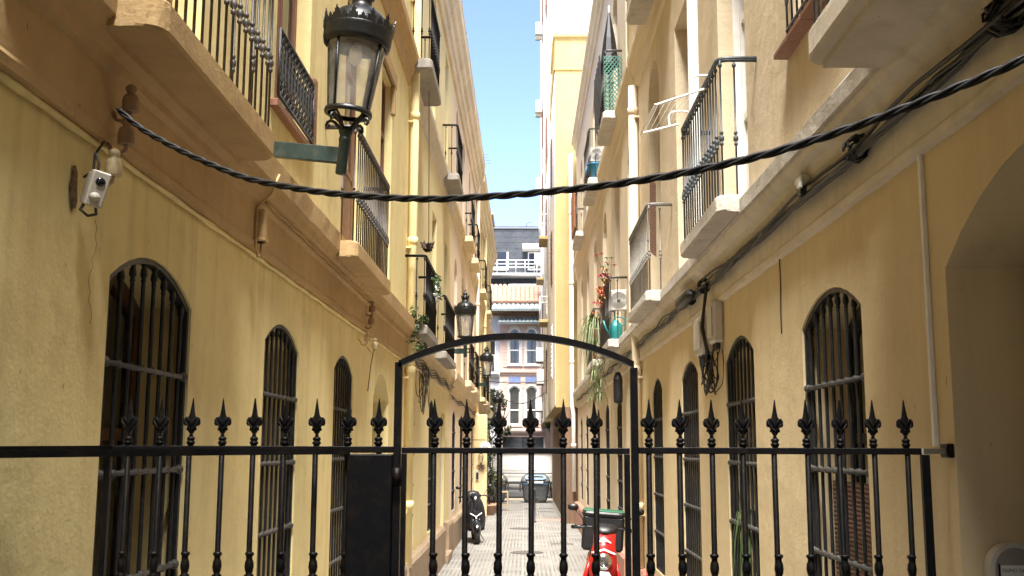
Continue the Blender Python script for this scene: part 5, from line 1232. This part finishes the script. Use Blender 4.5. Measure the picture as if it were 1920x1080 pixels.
def container(loc, ringmat, label):
    t = empty('recycling_container', loc, label, 'container', 'recycling containers in the end street')
    X = (0, 1, 0)
    bd = MB().loft([((0, 0, .06), .43, .40, X, 6), ((0, 0, .12), .46, .43, X, 6), ((0, 0, .74), .55, .52, X, 6), ((0, 0, .80), .56, .53, X, 6)], 24, False); build(bd, 'body', 'container_grey', t, True)
    ld = MB().loft([((0, 0, .80), .575, .545, X, 6), ((0, 0, .86), .58, .55, X, 6), ((0, .02, .98), .52, .48, X, 5), ((0, .04, 1.09), .40, .36, X, 4), ((0, .05, 1.11), .34, .30, X, 4)], 24, False); build(ld, 'lid', 'lid_grey', t, True)
    rg = MB(); N = 24
    def sl(w, h, dy): return [(w * math.copysign(abs(math.cos(2 * math.pi * k / N)) ** .5, math.cos(2 * math.pi * k / N)), -.50 + .55 * (h * math.copysign(abs(math.sin(2 * math.pi * k / N)) ** .5, math.sin(2 * math.pi * k / N))) + dy, .985 + h * .8 * math.copysign(abs(math.sin(2 * math.pi * k / N)) ** .5, math.sin(2 * math.pi * k / N))) for k in range(N)]
    a, b = sl(.40, .11, -.035), sl(.31, .055, -.035); c_ = sl(.31, .055, .03); V = a + b + c_ + sl(.40, .11, .05)
    rg.add(V, [(k, (k + 1) % N, N + (k + 1) % N, N + k) for k in range(N)] + [(N + k, N + (k + 1) % N, 2 * N + (k + 1) % N, 2 * N + k) for k in range(N)] + [(k, (k + 1) % N, 3 * N + (k + 1) % N, 3 * N + k) for k in range(N)], False)
    build(rg, 'slot_surround', ringmat, t, True)
    sk = MB(); sk.add(sl(.315, .058, .012), [tuple(range(N))]); build(sk, 'slot', 'black_plastic', t, True)
    build(MB().box(-.3, .3, -.562, -.552, .76, .85, .002), 'label_strip', 'sticker_white', t, True)
    build(MB().box(-.5, .5, -.556, -.55, .73, .755, .002), 'band', ringmat, t, True)
    for s in (-1, 1):
        build(MB().box(s * .57, s * .63, -.2, .2, .42, .78, .02), 'lifting_arm', 'trim_grey', t, True)
        for yy in (-.3, .3): build(MB().lathe([(.03, -.025), (.07, -.02), (.075, 0), (.07, .02), (.03, .025)], (s * .36, yy, .075), 12, True, 'x'), 'wheel', 'tyre_rubber', t, True)
    return t
container((.42, 42.6, 0), 'blue_plastic', 'grey recycling container with blue paper slot')
container((-1.25, 42.9, 0), 'yellow_plastic', 'grey recycling container with yellow slot beside the wooden stool')

# white van parked across the end
van = empty('parked_van', (.4, 47.2, 0), 'white panel van parked side-on across the alley end', 'van')
def vp(a, b, c): return (a, c, b)
prof = [(-2.5, .35), (-2.52, .75), (-2.45, 1.15), (-2.35, 1.6), (-2.22, 1.86), (-1.9, 1.93), (1.15, 1.95), (1.45, 1.90), (1.75, 1.55), (2.05, 1.12), (2.75, .98), (2.95, .80), (2.98, .35)]
prof = [(x + .1, z) for x, z in prof]
cab = MB(); V = []
for c, k in ((46.3, 0), (46.24, 1), (46.24 + 1.72, 1), (47.9, 0)):
    for x, z in prof: V.append((x, c if k else c, z if k else z))
n_ = len(prof)
for (yy, sc2, dz) in (): pass
bv = MB(); rows = [(46.33, .97, -.02), (46.24, 1.0, 0), (47.96, 1.0, 0), (47.87, .97, -.02)]; V = []
for yy, s, dz in rows:
    for x, z in prof: V.append((.3 + (x - .3) * s, yy, .35 + (z - .35) * s))
bv.add(V, [(i * n_ + k, i * n_ + (k + 1) % n_, (i + 1) * n_ + (k + 1) % n_, (i + 1) * n_ + k) for i in range(3) for k in range(n_)] + [tuple(range(n_)), tuple(range(3 * n_, 4 * n_))])
build(bv, 'body', 'van_white', van)
for x in (-1.55, 2.05):
    for yy in (46.36, 47.84): 
        o = build(MB().lathe([(.2, -.09), (.29, -.1), (.32, -.06), (.32, .06), (.29, .1), (.2, .09)], (x, yy, .32), 20, True, 'y'), 'wheel', 'tyre_rubber', van); build(MB().lathe([(.0, -.085), (.1, -.08), (.2, -.095), (.2, .09), (.0, .085)], (x, yy, .32), 16, True, 'y'), 'rim', 'alloy', o)
def seam(name, x0, x1, z0, z1, mat, y0=46.225, y1=46.25): return build(MB().box(x0, x1, y0, y1, z0, z1, .004), name, mat, van)
seam('side_rail', -2.1, 1.5, 1.02, 1.06, 'trim_grey', 46.222); seam('rub_strip', -2.3, 2.7, .58, .70, 'trim_grey', 46.215); seam('sill', -1.1, 1.6, .34, .44, 'trim_grey')
for x in (-1.05, .15, 1.25): build(MB().box(x - .006, x + .006, 46.228, 46.245, .5, 1.85), 'door_seam', 'trim_grey', van)
build(MB().box(.3, .48, 46.2, 46.24, 1.12, 1.16, .006), 'door_handle', 'trim_grey', van); seam('panel_crease', -2.2, .05, 1.48, 1.50, 'sticker_white'); seam('panel_crease', -2.2, .05, 1.28, 1.30, 'sticker_white')
build(MB().prism([(1.3, 1.2), (2.0, 1.2), (1.68, 1.62), (1.3, 1.66)], 46.215, 46.25, vp), 'window', 'dark_glass', van)

# stool, bollard, planters, sign, ornaments
stl = empty('wooden_stool', (-.74, 37.2, 0), 'pale wooden stool beside the yellow-slot container', 'stool')
build(MB().box(-.92, -.56, 37.0, 37.4, .60, .65, .008), 'seat', 'pale_wood', stl)
for x in (-.90, -.58):
    for y in (37.02, 37.38): build(MB().box(x - .025, x + .025, y - .025, y + .025, 0, .60, .004), 'leg', 'pale_wood', stl)
for y in (37.02, 37.38): build(MB().box(-.875, -.605, y - .015, y + .015, .18, .22, .003), 'stretcher', 'pale_wood', stl)
bo = empty('bollard', (.26, 31.4, 0), 'dark grey steel bollard in the middle of the alley', 'bollard')
build(MB().lathe([(.075, 0), (.075, .04), (.055, .045), (.055, .90), (.06, .905), (.06, .94), (.045, .97), (.0, .98)], (.26, 31.4, 0), 14), 'post', 'trim_grey', bo); build(MB().box(.30, .42, 31.37, 31.42, .66, .70, .005), 'hook', 'black_plastic', bo)
pier = MB(); LC.box(pier, 33.6, 33.98, 0, 3.15, 0, .42, .02); build(pier, 'pier', 'sand_render', LC.root)
sg = empty('round_sign', (-1.22, 33.3, 2.0), 'round white hanging sign with grey emblem', 'sign')
build(MB().lathe([(.0, -.012), (.17, -.012), (.18, -.006), (.18, .006), (.17, .012), (0, .012)], (-1.22, 33.2, 2.13), 28, False, 'y'), 'disc', 'sticker_white', sg)
build(MB().tube([(-1.6, 33.2, 2.36), (-1.22, 33.2, 2.36), (-1.22, 33.2, 2.31)], .012, 6), 'bracket', 'dark_iron', sg)
em = MB().tube([(-1.22 + .07 * math.cos(a), 33.182, 2.13 + .05 * math.sin(a)) for a in [math.pi * k / 8 for k in range(9)]], .008, 5).tube([(-1.30, 33.182, 2.10), (-1.14, 33.182, 2.10)], .008, 5); build(em, 'emblem', 'emblem_grey', sg)
sr = empty('star_ornament', (-1.33, 33.57, 1.6), 'dark metal star ornament on the pier below the round sign', 'ornament')
build(MB().prism([((.15 if k % 2 == 0 else .06) * math.sin(math.pi * k / 5), (.15 if k % 2 == 0 else .06) * math.cos(math.pi * k / 5)) for k in range(10)], 33.55, 33.58, lambda a, b, c: (-1.36 + a, c, 1.55 + b)), 'star', 'brown_shopfront', sr); build(MB().tube([(-1.36 + .07 * math.cos(a), 33.56, 1.84 + .1 * math.sin(a)) for a in [2 * math.pi * k / 12 for k in range(13)]], .012, 5), 'hanger', 'brown_shopfront', sr)
ic_ = empty('wall_intercom', (-1.46, 33.55, 1.2), 'slim black intercom with pale frame on the pier', 'intercom'); build(MB().box(-1.52, -1.42, 33.55, 33.6, 1.12, 1.42, .01), 'frame', 'white_plastic', ic_); build(MB().box(-1.505, -1.435, 33.54, 33.552, 1.15, 1.36, .004), 'panel', 'black_plastic', ic_)
def potted_shrub(loc, h, rx, n, seed, label, mat='leaf_dark', potmat='terracotta'):
    t = empty('potted_shrub', loc, label, 'plant', 'potted shrubs by the pier'); pot(t, loc, .22, .34, potmat)
    tr_ = MB(); r_ = random.Random(seed)
    for k in range(7):
        a = r_.uniform(0, 6.28); tr_.tube([(loc[0], loc[1], .3), (loc[0] + .1 * math.cos(a), loc[1] + .1 * math.sin(a), .3 + h * .4), (loc[0] + rx * .6 * math.cos(a + .4), loc[1] + rx * .6 * math.sin(a + .4), .3 + h * r_.uniform(.7, .95))], [.018, .012, .005], 5)
    build(tr_, 'stems', 'soil', t); build(leaf_cloud((loc[0], loc[1], .35 + h * .55), rx, rx, h * .52, n, .055, seed), 'foliage', mat, t); return t
potted_shrub((-1.13, 34.6, 0), 2.6, .27, 900, 11, 'tall dark potted shrub climbing behind the round sign')
potted_shrub((-1.0, 35.6, 0), 1.2, .25, 420, 12, 'lower potted shrub in front of the yellow-slot container', 'leaf_mid')
pf = leaf_cloud((-1.12, 34.5, 1.5), .26, .26, .5, 40, .05, 13)
def street_tree(x, y, zc, rx, rz, n, seed, label):
    t = empty('street_tree', (x, y, 0), label, 'tree', 'trees in the end street')
    tr_ = MB().tube([(x, y, 0), (x + .03, y, 1.2), (x - .02, y + .03, zc - rz * .5), (x, y, zc + rz * .3)], [.08, .065, .05, .02], 8)
    for k in range(6):
        a = k * 1.05; tr_.tube([(x, y, zc - rz * .5), (x + rx * .4 * math.cos(a), y + rx * .4 * math.sin(a), zc), (x + rx * .75 * math.cos(a), y + rx * .75 * math.sin(a), zc + rz * .5)], [.03, .02, .008], 5)
    build(tr_, 'trunk', 'soil', t); build(leaf_cloud((x, y, zc), rx, rx, rz, n, .075, seed), 'crown', 'leaf_mid', t)
street_tree(-1.15, 51.0, 3.6, .75, 1.1, 1500, 21, 'small street tree beside the farthest lantern')
street_tree(1.35, 50.0, 2.9, .6, .7, 900, 22, 'small street tree beside the apartment block overhang')
br_ = empty('broom', (1.40, 11.6, 0), 'red-handled broom standing by the buff wall beside the gate post', 'broom')
build(MB().tube([(1.19, 11.4, .3), (1.325, 11.5, 1.12)], .013, 7), 'handle', 'broom_red', br_); build(MB().box(1.12, 1.25, 11.25, 11.53, .22, .36, .02), 'head', 'broom_orange', br_); build(MB().box(1.11, 1.26, 11.23, 11.55, .0, .22, .005), 'bristles', 'broom_orange', br_)
for k, (pts, lb) in enumerate((([(-1.55, 40, 4.6), (-.6, 40, 4.52), (.3, 40, 4.55), (.9, 40, 4.62)], 'upper thin wire spanning the far end of the alley'), ([(-1.55, 42, 4.35), (-.7, 42, 3.95), (0, 42, 3.85), (.9, 42, 4.3)], 'lower sagging wire spanning the far end of the alley'))):
    build(MB().tube(spline(pts, 8), .018, 5), 'span_wire', 'cable_black', label=lb, cat='wire', group='wires across the far end')
ae = empty('roof_aerial', (-1.5, 36.0, 11.2), 'thin rooftop aerial on the eaves of the sand-coloured house', 'aerial'); build(MB().tube([(-1.45, 36, 11.1), (-1.45, 36, 12.3)], .012, 5), 'mast', 'cable_grey', ae)
for k in range(4): build(MB().tube([(-1.62 + .03 * k, 36, 11.9 + .1 * k), (-1.18 - .03 * k, 36, 11.9 + .1 * k)], .008, 4), 'crossbar', 'cable_grey', ae)
